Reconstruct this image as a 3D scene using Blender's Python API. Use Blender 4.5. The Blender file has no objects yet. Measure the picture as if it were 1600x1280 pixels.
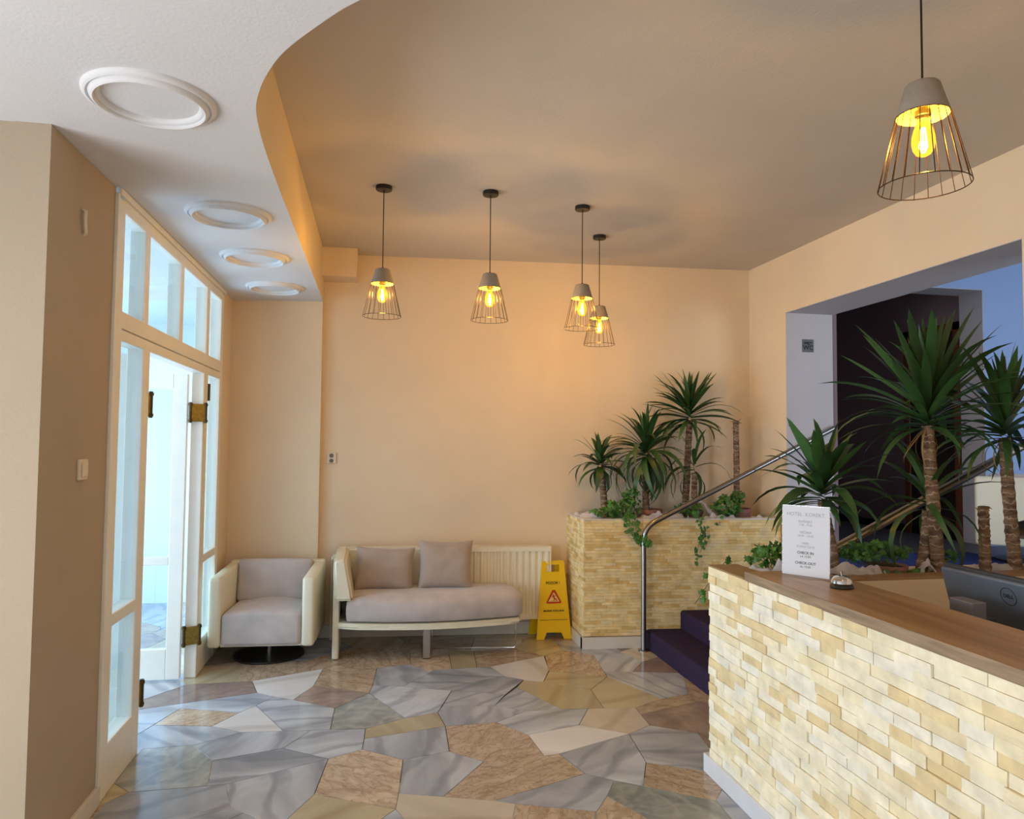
import bpy, bmesh, math, random
from mathutils import Vector, Matrix, noise
R = random.Random(7)
PI = math.pi
S = bpy.context.scene
COL = S.collection

# ------------------------------------------------------------------ camera
cam = bpy.data.cameras.new('camera'); camo = bpy.data.objects.new('camera', cam); COL.objects.link(camo)
cam.sensor_width = 36; cam.lens = 1124.8/1600*36; cam.clip_start = .05; cam.clip_end = 200
camo.matrix_world = Matrix(((0.98291, -0.017447, -0.18325, 0), (-0.183844, -0.042845, -0.982021, 0), (0.009282, 0.998929, -0.04532, 1.6), (0, 0, 0, 1)))
S.camera = camo
# ------------------------------------------------------------------ exposure, world, daylight
S.view_settings.view_transform = 'Standard'; S.view_settings.look = 'None'
S.view_settings.gamma = 1; S.view_settings.use_curve_mapping = False
S.view_settings.exposure = 0.05
W = bpy.data.worlds.new('world'); S.world = W; W.use_nodes = True
W.node_tree.nodes['Background'].inputs[0].default_value = (.62, .80, 1, 1)
W.node_tree.nodes['Background'].inputs[1].default_value = 1.6

def area(name, loc, target, sx, sy, power, color):
    l = bpy.data.lights.new(name, 'AREA'); l.shape = 'RECTANGLE'; l.size = sx; l.size_y = sy
    l.energy = power; l.color = color
    o = bpy.data.objects.new(name, l); COL.objects.link(o); o.location = loc
    o.rotation_euler = (Vector(target)-Vector(loc)).to_track_quat('-Z', 'Y').to_euler()
    return o
area('daylight_lounge_windows', (-3.12, .6, 1.15), (3, .6, 1.15), 2.8, 1.5, 142, (.86, .93, 1))
area('daylight_front_windows', (.2, -2.52, 1.5), (.2, 3, 1.5), 4.2, 1.9, 17, (.90, .95, 1))
area('daylight_vestibule', (-3.17, 5.1, 1.35), (0, 5.1, 1.65), 3.6, 2.2, 165, (.60, .80, 1))
area('daylight_upper_room', (5.3, -.93, 1.9), (5.3, 5.6, 1.9), 2.2, 1.6, 115, (.80, .88, 1))

# ------------------------------------------------------------------ helpers
def s2l(c):
    return tuple(((v/255)/12.92 if v/255 <= .04045 else (((v/255)+.055)/1.055)**2.4) for v in c)+(1,)
def new_mat(name):
    m = bpy.data.materials.new(name); m.use_nodes = True
    nt = m.node_tree; return m, nt, nt.nodes['Principled BSDF']
def nd(nt, t, **kw):
    n = nt.nodes.new(t)
    for k, v in kw.items():
        if k.startswith('i_'): n.inputs[k[2:]].default_value = v
        else: setattr(n, k, v)
    return n
def pm(name, col, rough=.5, metal=0, noise_amt=0, nscale=20, bump=0, bscale=60, spec=.5, coat=0, sheen=0, stretch=None, trans=0, emit=None, estr=0, rand=0):
    """plain procedural material: base colour broken up by noise, fine bump"""
    m, nt, b = new_mat(name); L = nt.links
    c = s2l(col)
    b.inputs['Base Color'].default_value = c; b.inputs['Roughness'].default_value = rough
    b.inputs['Metallic'].default_value = metal; b.inputs['Specular IOR Level'].default_value = spec
    b.inputs['Coat Weight'].default_value = coat; b.inputs['Sheen Weight'].default_value = sheen
    b.inputs['Transmission Weight'].default_value = trans
    tc = nd(nt, 'ShaderNodeTexCoord'); mp = nd(nt, 'ShaderNodeMapping')
    if stretch: mp.inputs['Scale'].default_value = stretch
    L.new(tc.outputs['Object'], mp.inputs[0])
    if noise_amt or rand:
        n = nd(nt, 'ShaderNodeTexNoise', i_Scale=nscale, i_Detail=4); L.new(mp.outputs[0], n.inputs['Vector'])
        hs = nd(nt, 'ShaderNodeHueSaturation'); hs.inputs['Color'].default_value = c
        mr = nd(nt, 'ShaderNodeMapRange'); mr.inputs[3].default_value = 1-noise_amt; mr.inputs[4].default_value = 1+noise_amt
        mr.inputs[1].default_value = .25; mr.inputs[2].default_value = .75
        L.new(n.outputs[0], mr.inputs[0]); L.new(mr.outputs[0], hs.inputs['Value']); L.new(hs.outputs[0], b.inputs['Base Color'])
        if rand:
            oi = nd(nt, 'ShaderNodeObjectInfo'); m2 = nd(nt, 'ShaderNodeMapRange')
            m2.inputs[3].default_value = 1-rand; m2.inputs[4].default_value = 1+rand
            mu = nd(nt, 'ShaderNodeMath', operation='MULTIPLY')
            L.new(oi.outputs['Random'], m2.inputs[0]); L.new(m2.outputs[0], mu.inputs[0]); L.new(mr.outputs[0], mu.inputs[1]); L.new(mu.outputs[0], hs.inputs['Value'])
    if bump:
        n2 = nd(nt, 'ShaderNodeTexNoise', i_Scale=bscale, i_Detail=5); L.new(mp.outputs[0], n2.inputs['Vector'])
        bp = nd(nt, 'ShaderNodeBump', i_Strength=bump, i_Distance=.01); L.new(n2.outputs[0], bp.inputs['Height']); L.new(bp.outputs[0], b.inputs['Normal'])
    if emit:
        b.inputs['Emission Color'].default_value = s2l(emit); b.inputs['Emission Strength'].default_value = estr
    return m

def obj(name, bm, mat=None, parent=None, smooth=False, loc=None, rot=None, auto=None):
    me = bpy.data.meshes.new(name)
    if isinstance(bm, bmesh.types.BMesh):
        bmesh.ops.recalc_face_normals(bm, faces=bm.faces) if not getattr(bm, 'keep', False) else None
        if smooth:
            for f in bm.faces: f.smooth = True
        bm.to_mesh(me); bm.free()
    if auto is not None:
        for p in me.polygons: p.use_smooth = True
        me.set_sharp_from_angle(angle=math.radians(auto))
    for mm in (mat if isinstance(mat, (list, tuple)) else [mat]):
        if mm: me.materials.append(mm)
    o = bpy.data.objects.new(name, me); COL.objects.link(o)
    if parent: o.parent = parent
    if loc: o.location = loc
    if rot: o.rotation_euler = rot
    return o
def inst(name, src, parent=None, loc=(0, 0, 0), rot=(0, 0, 0), scale=(1, 1, 1), mat=None):
    o = bpy.data.objects.new(name, src.data if isinstance(src, bpy.types.Object) else src); COL.objects.link(o)
    o.parent = parent; o.location = loc; o.rotation_euler = rot; o.scale = scale
    return o
def tag(o, label=None, cat=None, group=None, kind=None):
    if label: o['label'] = label
    if cat: o['category'] = cat
    if group: o['group'] = group
    if kind: o['kind'] = kind
    return o
def thing(name, label, cat, loc=(0, 0, 0), rz=0, group=None):
    o = bpy.data.objects.new(name, None); COL.objects.link(o); o.empty_display_size = .1
    o.location = loc; o.rotation_euler = (0, 0, rz); return tag(o, label, cat, group)
def box(bm, x0, x1, y0, y1, z0, z1, bev=0, seg=2, M=None):
    m = Matrix.Translation(((x0+x1)/2, (y0+y1)/2, (z0+z1)/2)) @ Matrix.Diagonal((abs(x1-x0), abs(y1-y0), abs(z1-z0), 1))
    if M is not None: m = M @ m
    r = bmesh.ops.create_cube(bm, size=1, matrix=m)
    if bev:
        es = list({e for v in r['verts'] for e in v.link_edges})
        bmesh.ops.bevel(bm, geom=es, offset=bev, segments=seg, profile=.5, affect='EDGES')
    return r
def BM(): return bmesh.new()
def bx(*a, **k):
    b = BM(); box(b, *a, **k); return b
def prism(bm, pts, z0, z1, M=None):
    lo = [bm.verts.new((M @ Vector((p[0], p[1], z0))) if M is not None else (p[0], p[1], z0)) for p in pts]
    hi = [bm.verts.new((M @ Vector((p[0], p[1], z1))) if M is not None else (p[0], p[1], z1)) for p in pts]
    n = len(pts); bm.faces.new(lo[::-1]); bm.faces.new(hi)
    for i in range(n): bm.faces.new((lo[i], lo[(i+1) % n], hi[(i+1) % n], hi[i]))
    return lo, hi
def lathe(bm, prof, seg=32, M=None, closed=False):
    rings = []
    for r, z in prof:
        if r < 1e-6: rings.append([bm.verts.new((0, 0, z))])
        else: rings.append([bm.verts.new((r*math.cos(2*PI*i/seg), r*math.sin(2*PI*i/seg), z)) for i in range(seg)])
    for a, b in zip(rings, rings[1:]):
        for i in range(seg):
            j = (i+1) % seg
            if len(a) == 1 and len(b) == 1: continue
            if len(a) == 1: bm.faces.new((a[0], b[i], b[j]))
            elif len(b) == 1: bm.faces.new((a[i], a[j], b[0]))
            else: bm.faces.new((a[i], a[j], b[j], b[i]))
    if M is not None: bmesh.ops.transform(bm, matrix=M, verts=[v for rg in rings for v in rg])
    return rings
def tube(bm, pts, rad, seg=10, caps=True, sx=1, sy=1):
    pts = [Vector(p) for p in pts]; n = len(pts); rads = rad if isinstance(rad, (list, tuple)) else [rad]*n
    rings = []; up = None
    for i, p in enumerate(pts):
        d = (pts[min(i+1, n-1)]-pts[max(i-1, 0)]).normalized()
        if up is None:
            up = Vector((0, 0, 1)) if abs(d.z) < .9 else Vector((1, 0, 0))
        u = (up - d*up.dot(d)).normalized(); v = d.cross(u); up = u
        rings.append([bm.verts.new(p + (u*math.cos(2*PI*k/seg)*sx + v*math.sin(2*PI*k/seg)*sy)*rads[i]) for k in range(seg)])
    for a, b in zip(rings, rings[1:]):
        for k in range(seg): bm.faces.new((a[k], a[(k+1) % seg], b[(k+1) % seg], b[k]))
    if caps: bm.faces.new(rings[0][::-1]); bm.faces.new(rings[-1])
    return rings
def text(body, size, mat, parent, M, name='lettering', ext=.0006, bold=0, align='CENTER', sp=1.0):
    c = bpy.data.curves.new(name, 'FONT'); c.body = body; c.size = size; c.extrude = ext; c.align_x = align; c.align_y = 'CENTER'
    c.offset = bold; c.space_character = sp; c.materials.append(mat)
    c.resolution_u = 3
    o = bpy.data.objects.new(name, c); COL.objects.link(o); LETTERS.append((o, parent, M, name, mat))
    return o
LETTERS = []
def letters_to_mesh():
    bpy.context.view_layer.update(); dg = bpy.context.evaluated_depsgraph_get()
    ms = [bpy.data.meshes.new_from_object(o.evaluated_get(dg)) for o, *_ in LETTERS]
    for (o, p, M, n, mat), me in zip(LETTERS, ms):
        bpy.data.objects.remove(o)
        me.materials.clear(); me.materials.append(mat)
        q = bpy.data.objects.new(n, me); COL.objects.link(q); q.parent = p; q.matrix_local = M
def subsurf(o, lv=2):
    m = o.modifiers.new('s', 'SUBSURF'); m.levels = lv; m.render_levels = lv
    for p in o.data.polygons: p.use_smooth = True
    return o

# ------------------------------------------------------------------ materials
WALLC = (222, 190, 148)
def wall_mat(name, col, rough=.85, amt=.035):
    m = pm(name, col, rough, noise_amt=amt, nscale=2.2, bump=.12, bscale=90, spec=.2)
    return m
M_wall = wall_mat('wall_peach_paint', (227, 207, 177))
M_wallshade = wall_mat('wall_paint_shaded', (176, 160, 140))  # wall paint darkened to stand in for shade on pier and switch wall
M_low = wall_mat('soffit_white_paint', (218, 217, 219), amt=.02)
M_ceil = wall_mat('ceiling_paint', (200, 190, 178), amt=.04)
M_reveal = wall_mat('reveal_grey_paint', (196, 192, 196), amt=.02)
M_blue = wall_mat('wall_blue_paint', (158, 182, 222), amt=.02)
M_white_wall = wall_mat('vestibule_wall_paint', (216, 228, 240), amt=.01)
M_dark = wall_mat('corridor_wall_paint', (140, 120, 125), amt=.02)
M_trim = pm('white_gloss_frame_paint', (236, 232, 220), .35, noise_amt=.03, nscale=9, bump=.05, bscale=40)
M_plinth = pm('marble_plinth', (216, 218, 222), .25, noise_amt=.06, nscale=5)
M_plinth2 = pm('stone_plinth_beige', (214, 208, 198), .3, noise_amt=.06, nscale=7)
M_grout = pm('tile_joint_grout', (34, 30, 28), .9)
M_brass = pm('aged_brass', (150, 130, 70), .35, metal=1, noise_amt=.3, nscale=60)
M_brassd = pm('dark_brass', (88, 74, 50), .45, metal=1, noise_amt=.3, nscale=60)
M_black = pm('black_metal', (22, 20, 20), .45)
M_concrete = pm('grey_concrete', (150, 140, 128), .9, noise_amt=.08, nscale=30, bump=.1, bscale=120)
M_cuptint = pm('cup_inner_glow_tint', (240, 220, 130), .4)  # bulb light on the cup's inside put into its yellow
M_wire = pm('dark_bronze_wire', (60, 42, 28), .35, metal=.7)
M_steel = pm('brushed_steel', (160, 156, 152), .28, metal=1, noise_amt=.05, nscale=30)
M_brassrail = pm('dull_brass_rail', (168, 156, 134), .25, metal=1)
M_chrome = pm('chrome', (220, 220, 220), .08, metal=1)
M_leather = pm('cream_leather', (226, 220, 196), .42, noise_amt=.03, nscale=8, bump=.08, bscale=140)
M_suede = pm('taupe_microfibre', (188, 178, 174), .85, noise_amt=.15, nscale=7, bump=.15, bscale=30, sheen=.4, spec=.2)
M_pillow = pm('taupe_cushion_fabric', (172, 156, 144), .85, noise_amt=.06, nscale=10, bump=.5, bscale=9, sheen=.3, spec=.2)
M_rad = pm('radiator_enamel', (238, 230, 206), .35)
M_radd = pm('radiator_slots', (120, 112, 96), .6)
M_yellow = pm('yellow_plastic', (238, 196, 12), .4, noise_amt=.02, nscale=8)
M_ink = pm('black_print', (24, 20, 18), .6)
M_red = pm('red_print', (190, 40, 24), .5)
M_cream = pm('cream_print', (236, 214, 130), .5)
M_carpet = pm('navy_purple_carpet', (54, 44, 66), .95, noise_amt=.15, nscale=60, bump=.4, bscale=400, spec=.1)
M_carpetb = pm('blue_carpet', (56, 70, 128), .95, noise_amt=.1, nscale=60, bump=.3, bscale=400, spec=.1)
M_greyfl = pm('grey_landing_floor', (104, 100, 104), .5, noise_amt=.05, nscale=10)
M_leaf = pm('yucca_leaf', (50, 84, 40), .42, noise_amt=.15, nscale=5, rand=.4, stretch=(1, 1, 1))
M_leafdry = pm('dry_leaf', (150, 120, 70), .7, noise_amt=.1, nscale=9)
M_ivy = pm('ivy_leaf', (62, 112, 44), .45, noise_amt=.45, nscale=14)
M_stem = pm('ivy_stem', (86, 92, 50), .7)
M_soil = pm('dark_soil', (58, 44, 34), .95, noise_amt=.2, nscale=60, bump=.6, bscale=120)
M_pot = pm('terracotta_pot', (150, 104, 92), .75, noise_amt=.08, nscale=14)
M_desk = pm('desk_laminate', (160, 124, 84), .5, noise_amt=.08, nscale=6, stretch=(8, 1, 1))
M_boxgrey = pm('grey_box_plastic', (112, 112, 120), .45)
M_plastic = pm('charcoal_plastic', (62, 62, 66), .45)
M_monback = pm('monitor_back_graphite', (100, 112, 126), .38, metal=.3)
M_screen = pm('screen_glass', (10, 10, 12), .1)
M_paper = pm('white_paper', (212, 215, 222), .6)
M_inkl = pm('pale_print', (150, 156, 168), .6)
M_switch = pm('white_switch_plastic', (222, 208, 184), .4)
M_woodred = pm('reddish_door_wood', (110, 58, 36), .5, noise_amt=.2, nscale=5, stretch=(8, 8, 1))
M_doordark = pm('dark_door_panel', (40, 26, 22), .5)
M_lantwood = pm('weathered_lantern_wood', (132, 104, 84), .7, noise_amt=.15, nscale=20)
M_candle = pm('white_candle_wax', (240, 234, 220), .5)
M_signgrey = pm('grey_sign_plate', (92, 92, 98), .4)

def glass_mat(name, tint=(244, 250, 252), refl=.05):
    m, nt, b = new_mat(name); nt.nodes.remove(b); L = nt.links
    out = nt.nodes['Material Output']; t = nd(nt, 'ShaderNodeBsdfTransparent'); t.inputs[0].default_value = s2l(tint)
    g = nd(nt, 'ShaderNodeBsdfGlossy'); g.inputs['Roughness'].default_value = .02
    lw = nd(nt, 'ShaderNodeLayerWeight', i_Blend=.25); mr = nd(nt, 'ShaderNodeMapRange'); mr.inputs[3].default_value = refl; mr.inputs[4].default_value = .25
    mx = nd(nt, 'ShaderNodeMixShader'); L.new(lw.outputs['Fresnel'], mr.inputs[0]); L.new(mr.outputs[0], mx.inputs[0])
    L.new(t.outputs[0], mx.inputs[1]); L.new(g.outputs[0], mx.inputs[2]); L.new(mx.outputs[0], out.inputs[0]); return m
M_glass = glass_mat('clear_pane_glass')
M_acryl = glass_mat('clear_acrylic', (250, 250, 252), .05)
M_bulbglass = glass_mat('amber_bulb_glass', (255, 214, 110), .06)
def lit_bulb(m):
    nt = m.node_tree; out = nt.nodes['Material Output']; old = out.inputs[0].links[0].from_socket
    e = nd(nt, 'ShaderNodeEmission'); e.inputs[0].default_value = s2l((255, 206, 70)); e.inputs[1].default_value = .75
    a = nd(nt, 'ShaderNodeAddShader'); nt.links.new(old, a.inputs[0]); nt.links.new(e.outputs[0], a.inputs[1]); nt.links.new(a.outputs[0], out.inputs[0])
lit_bulb(M_bulbglass)
M_fil = pm('glowing_filament', (255, 220, 120), .5, emit=(255, 220, 130), estr=70)
def tulle_mat():
    m, nt, b = new_mat('white_tulle_net'); L = nt.links; out = nt.nodes['Material Output']
    b.inputs['Base Color'].default_value = s2l((244, 240, 243)); b.inputs['Roughness'].default_value = .9
    tl = nd(nt, 'ShaderNodeBsdfTranslucent'); tl.inputs[0].default_value = s2l((226, 222, 226))
    t = nd(nt, 'ShaderNodeBsdfTransparent'); m1 = nd(nt, 'ShaderNodeMixShader'); m1.inputs[0].default_value = .35
    m2 = nd(nt, 'ShaderNodeMixShader'); m2.inputs[0].default_value = .3
    L.new(b.outputs[0], m1.inputs[1]); L.new(tl.outputs[0], m1.inputs[2]); L.new(m1.outputs[0], m2.inputs[1]); L.new(t.outputs[0], m2.inputs[2]); L.new(m2.outputs[0], out.inputs[0])
    return m
M_tulle = tulle_mat()

def marble(name, c0, c1, vein, vs=2.2, dist=2.5, rough=.16, streak=(1, 1, 1), wave=True, fine=0, veinf=.4):
    m, nt, b = new_mat(name); L = nt.links
    tc = nd(nt, 'ShaderNodeTexCoord'); oi = nd(nt, 'ShaderNodeObjectInfo')
    sc = nd(nt, 'ShaderNodeVectorMath', operation='SCALE'); cb = nd(nt, 'ShaderNodeCombineXYZ')
    L.new(oi.outputs['Random'], cb.inputs[0]); L.new(oi.outputs['Random'], cb.inputs[1]); L.new(oi.outputs['Random'], cb.inputs[2])
    L.new(cb.outputs[0], sc.inputs[0]); sc.inputs[3].default_value = 37
    ad = nd(nt, 'ShaderNodeVectorMath', operation='ADD'); L.new(tc.outputs['Object'], ad.inputs[0]); L.new(sc.outputs[0], ad.inputs[1])
    rot = nd(nt, 'ShaderNodeVectorRotate', rotation_type='Z_AXIS'); ang = nd(nt, 'ShaderNodeMath', operation='MULTIPLY'); ang.inputs[1].default_value = 6.3
    L.new(oi.outputs['Random'], ang.inputs[0]); L.new(ang.outputs[0], rot.inputs['Angle']); L.new(ad.outputs[0], rot.inputs['Vector'])
    mp = nd(nt, 'ShaderNodeMapping'); mp.inputs['Scale'].default_value = streak; L.new(rot.outputs[0], mp.inputs[0])
    n1 = nd(nt, 'ShaderNodeTexNoise', i_Scale=vs, i_Detail=6, i_Distortion=dist*.3); L.new(mp.outputs[0], n1.inputs['Vector'])
    cr = nd(nt, 'ShaderNodeValToRGB'); cr.color_ramp.elements[0].position = .32; cr.color_ramp.elements[1].position = .68
    cr.color_ramp.elements[0].color = s2l(c0); cr.color_ramp.elements[1].color = s2l(c1); L.new(n1.outputs[0], cr.inputs[0])
    w = nd(nt, 'ShaderNodeTexWave', i_Scale=vs*.45, i_Distortion=dist*2.2, i_Detail=4); w.inputs['Detail Scale'].default_value = 1.3
    L.new(mp.outputs[0], w.inputs['Vector'])
    vr = nd(nt, 'ShaderNodeValToRGB'); vr.color_ramp.elements[0].position = 0; vr.color_ramp.elements[0].color = (1, 1, 1, 1)
    vr.color_ramp.elements[1].position = .2; vr.color_ramp.elements[1].color = (0, 0, 0, 1); L.new(w.outputs[0], vr.inputs[0])
    mx = nd(nt, 'ShaderNodeMix', data_type='RGBA'); L.new(cr.outputs[0], mx.inputs[6]); mx.inputs[7].default_value = s2l(vein)
    fm = nd(nt, 'ShaderNodeMath', operation='MULTIPLY'); fm.inputs[1].default_value = veinf
    L.new(vr.outputs[0], fm.inputs[0]); L.new(fm.outputs[0], mx.inputs[0])
    last = mx.outputs[2]
    if fine:
        n3 = nd(nt, 'ShaderNodeTexNoise', i_Scale=26, i_Detail=5, i_Distortion=.6); L.new(mp.outputs[0], n3.inputs['Vector'])
        r3 = nd(nt, 'ShaderNodeValToRGB'); r3.color_ramp.elements[0].position = .46; r3.color_ramp.elements[1].position = .5
        r3.color_ramp.elements[0].color = (0, 0, 0, 1); r3.color_ramp.elements.new(.54).color = (0, 0, 0, 1)
        r3.color_ramp.elements[1].color = (1, 1, 1, 1); L.new(n3.outputs[0], r3.inputs[0])
        f3 = nd(nt, 'ShaderNodeMath', operation='MULTIPLY'); f3.inputs[1].default_value = fine; L.new(r3.outputs[0], f3.inputs[0])
        m3 = nd(nt, 'ShaderNodeMix', data_type='RGBA'); L.new(last, m3.inputs[6]); m3.inputs[7].default_value = s2l(vein); L.new(f3.outputs[0], m3.inputs[0]); last = m3.outputs[2]
    hs = nd(nt, 'ShaderNodeHueSaturation'); mr = nd(nt, 'ShaderNodeMapRange'); mr.inputs[3].default_value = .86; mr.inputs[4].default_value = 1.12
    fr = nd(nt, 'ShaderNodeMath', operation='FRACT'); f2 = nd(nt, 'ShaderNodeMath', operation='MULTIPLY'); f2.inputs[1].default_value = 13.7
    L.new(oi.outputs['Random'], f2.inputs[0]); L.new(f2.outputs[0], fr.inputs[0]); L.new(fr.outputs[0], mr.inputs[0])
    L.new(mr.outputs[0], hs.inputs['Value']); L.new(last, hs.inputs['Color']); L.new(hs.outputs[0], b.inputs['Base Color'])
    b.inputs['Roughness'].default_value = rough
    bp = nd(nt, 'ShaderNodeBump', i_Strength=.03, i_Distance=.01); L.new(n1.outputs[0], bp.inputs['Height']); L.new(bp.outputs[0], b.inputs['Normal'])
    return m
TM = {
 'G': marble('marble_blue_grey', (142, 148, 157), (190, 194, 200), (104, 111, 124), 3.4, 4.5, streak=(1, .4, 1), veinf=.45),
 'W': marble('marble_white', (196, 194, 192), (216, 212, 208), (168, 160, 152), 2.0, 1.5, streak=(1, .4, 1)),
 'T': marble('marble_tan_veined', (166, 146, 124), (190, 172, 148), (124, 92, 72), 6, 7, fine=.55, veinf=.35, streak=(1, .5, 1)),
 'Y': marble('marble_yellow', (168, 156, 126), (192, 181, 150), (146, 122, 88), 2.4, 2, streak=(1, .35, 1), fine=.15),
 'R': marble('marble_green_grey', (120, 126, 126), (160, 162, 156), (186, 184, 172), 5, 6, veinf=.3),
 'P': marble('marble_purple_brown', (126, 110, 104), (156, 136, 126), (106, 88, 84), 3, 5, fine=.3, veinf=.3),
 'B': marble('marble_beige', (178, 168, 150), (200, 190, 172), (160, 144, 120), 2.4, 2),
}
def stone_mat(name='split_face_stone', tint=None):
    m, nt, b = new_mat(name); L = nt.links
    oi = nd(nt, 'ShaderNodeObjectInfo'); g = nd(nt, 'ShaderNodeNewGeometry'); a = nd(nt, 'ShaderNodeMath', operation='ADD'); fr = nd(nt, 'ShaderNodeMath', operation='FRACT')
    L.new(oi.outputs['Random'], a.inputs[0]); L.new(g.outputs['Random Per Island'], a.inputs[1]); L.new(a.outputs[0], fr.inputs[0])
    cr = nd(nt, 'ShaderNodeValToRGB'); e = cr.color_ramp.elements
    e[0].position = 0; e[0].color = s2l((243, 232, 200)); e[1].position = 1; e[1].color = s2l((228, 209, 164))
    for p, c in ((.2, (246, 239, 218)), (.4, (240, 226, 184)), (.55, (240, 235, 218)), (.7, (246, 237, 208)), (.85, (228, 206, 158))):
        x = e.new(p); x.color = s2l(c)
    cr.color_ramp.interpolation = 'LINEAR'; L.new(fr.outputs[0], cr.inputs[0])
    n = nd(nt, 'ShaderNodeTexNoise', i_Scale=14, i_Detail=7); gp = nd(nt, 'ShaderNodeNewGeometry'); L.new(gp.outputs['Position'], n.inputs['Vector'])
    mr = nd(nt, 'ShaderNodeMapRange'); mr.inputs[1].default_value = .3; mr.inputs[2].default_value = .7; mr.inputs[3].default_value = .84; mr.inputs[4].default_value = 1.1
    hs = nd(nt, 'ShaderNodeHueSaturation'); L.new(n.outputs[0], mr.inputs[0]); L.new(mr.outputs[0], hs.inputs['Value']); L.new(cr.outputs[0], hs.inputs['Color'])
    last = hs.outputs[0]
    if tint:
        tm = nd(nt, 'ShaderNodeMix', data_type='RGBA', blend_type='MULTIPLY'); tm.inputs[0].default_value = 1; tm.inputs[7].default_value = s2l(tint); L.new(last, tm.inputs[6]); last = tm.outputs[2]
    L.new(last, b.inputs['Base Color']); b.inputs['Roughness'].default_value = .8; b.inputs['Specular IOR Level'].default_value = .25
    n2 = nd(nt, 'ShaderNodeTexNoise', i_Scale=55, i_Detail=6); L.new(gp.outputs['Position'], n2.inputs['Vector'])
    bp = nd(nt, 'ShaderNodeBump', i_Strength=.5, i_Distance=.006); L.new(n2.outputs[0], bp.inputs['Height']); L.new(bp.outputs[0], b.inputs['Normal'])
    return m
M_stone = stone_mat()
M_stone2 = stone_mat('split_face_stone_tan', (250, 234, 198))
M_mortar = pm('stone_backing', (150, 128, 92), .9, noise_amt=.1)
def wood_mat(name, c0, c1, sc=(14, .9, 14), rough=.35):
    m, nt, b = new_mat(name); L = nt.links
    tc = nd(nt, 'ShaderNodeTexCoord'); mp = nd(nt, 'ShaderNodeMapping'); mp.inputs['Scale'].default_value = sc; L.new(tc.outputs['Object'], mp.inputs[0])
    n = nd(nt, 'ShaderNodeTexNoise', i_Scale=1, i_Detail=8, i_Distortion=.8); L.new(mp.outputs[0], n.inputs['Vector'])
    cr = nd(nt, 'ShaderNodeValToRGB'); cr.color_ramp.elements[0].position = .35; cr.color_ramp.elements[1].position = .65
    cr.color_ramp.elements[0].color = s2l(c0); cr.color_ramp.elements[1].color = s2l(c1); L.new(n.outputs[0], cr.inputs[0]); L.new(cr.outputs[0], b.inputs['Base Color'])
    b.inputs['Roughness'].default_value = rough
    bp = nd(nt, 'ShaderNodeBump', i_Strength=.1, i_Distance=.004); L.new(n.outputs[0], bp.inputs['Height']); L.new(bp.outputs[0], b.inputs['Normal']); return m
M_oak = wood_mat('oak_laminate', (138, 110, 78), (172, 142, 106))
M_oake = wood_mat('oak_edge_band', (132, 110, 86), (162, 138, 110), (60, 4, 60), .6)
def trunk_mat():
    m, nt, b = new_mat('yucca_bark'); L = nt.links
    tc = nd(nt, 'ShaderNodeTexCoord'); mp = nd(nt, 'ShaderNodeMapping'); mp.inputs['Scale'].default_value = (9, 9, 22); L.new(tc.outputs['Object'], mp.inputs[0])
    n = nd(nt, 'ShaderNodeTexNoise', i_Scale=1.6, i_Detail=6, i_Distortion=.5); L.new(mp.outputs[0], n.inputs['Vector'])
    cr = nd(nt, 'ShaderNodeValToRGB'); cr.color_ramp.elements[0].position = .35; cr.color_ramp.elements[1].position = .7
    cr.color_ramp.elements[0].color = s2l((78, 56, 42)); cr.color_ramp.elements[1].color = s2l((150, 122, 94)); L.new(n.outputs[0], cr.inputs[0])
    w = nd(nt, 'ShaderNodeTexWave', bands_direction='Z', i_Scale=7.5, i_Distortion=4.5, i_Detail=3); w.inputs['Detail Scale'].default_value = 4; L.new(tc.outputs['Object'], w.inputs['Vector'])
    wr = nd(nt, 'ShaderNodeValToRGB'); wr.color_ramp.elements[0].position = .93; wr.color_ramp.elements[1].position = .985; L.new(w.outputs[0], wr.inputs[0])
    wm = nd(nt, 'ShaderNodeMix', data_type='RGBA'); wm.inputs[7].default_value = s2l((166, 150, 126)); L.new(wr.outputs[0], wm.inputs[0]); L.new(cr.outputs[0], wm.inputs[6]); L.new(wm.outputs[2], b.inputs['Base Color'])
    b.inputs['Roughness'].default_value = .85
    bp = nd(nt, 'ShaderNodeBump', i_Strength=.7, i_Distance=.01); L.new(n.outputs[0], bp.inputs['Height']); L.new(bp.outputs[0], b.inputs['Normal']); return m
M_bark = trunk_mat()
SK = -.065                                    # the back of the lobby runs slightly off square
def skew_box(bm, x0, x1, yf, yb, z0, z1, xr=0):
    """box whose long sides follow the skewed back wall; yf, yb are measured at x = xr"""
    f = lambda x, y: (x, y+SK*(x-xr))
    prism(bm, [f(x0, yf), f(x1, yf), f(x1, yb), f(x0, yb)], z0, z1)

# ================================================================== SETTING
def struct(name, bm, m, parent=None, **k):
    o = obj(name, bm, m, parent, **k)
    if not parent: o['kind'] = 'structure'
    return o
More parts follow.
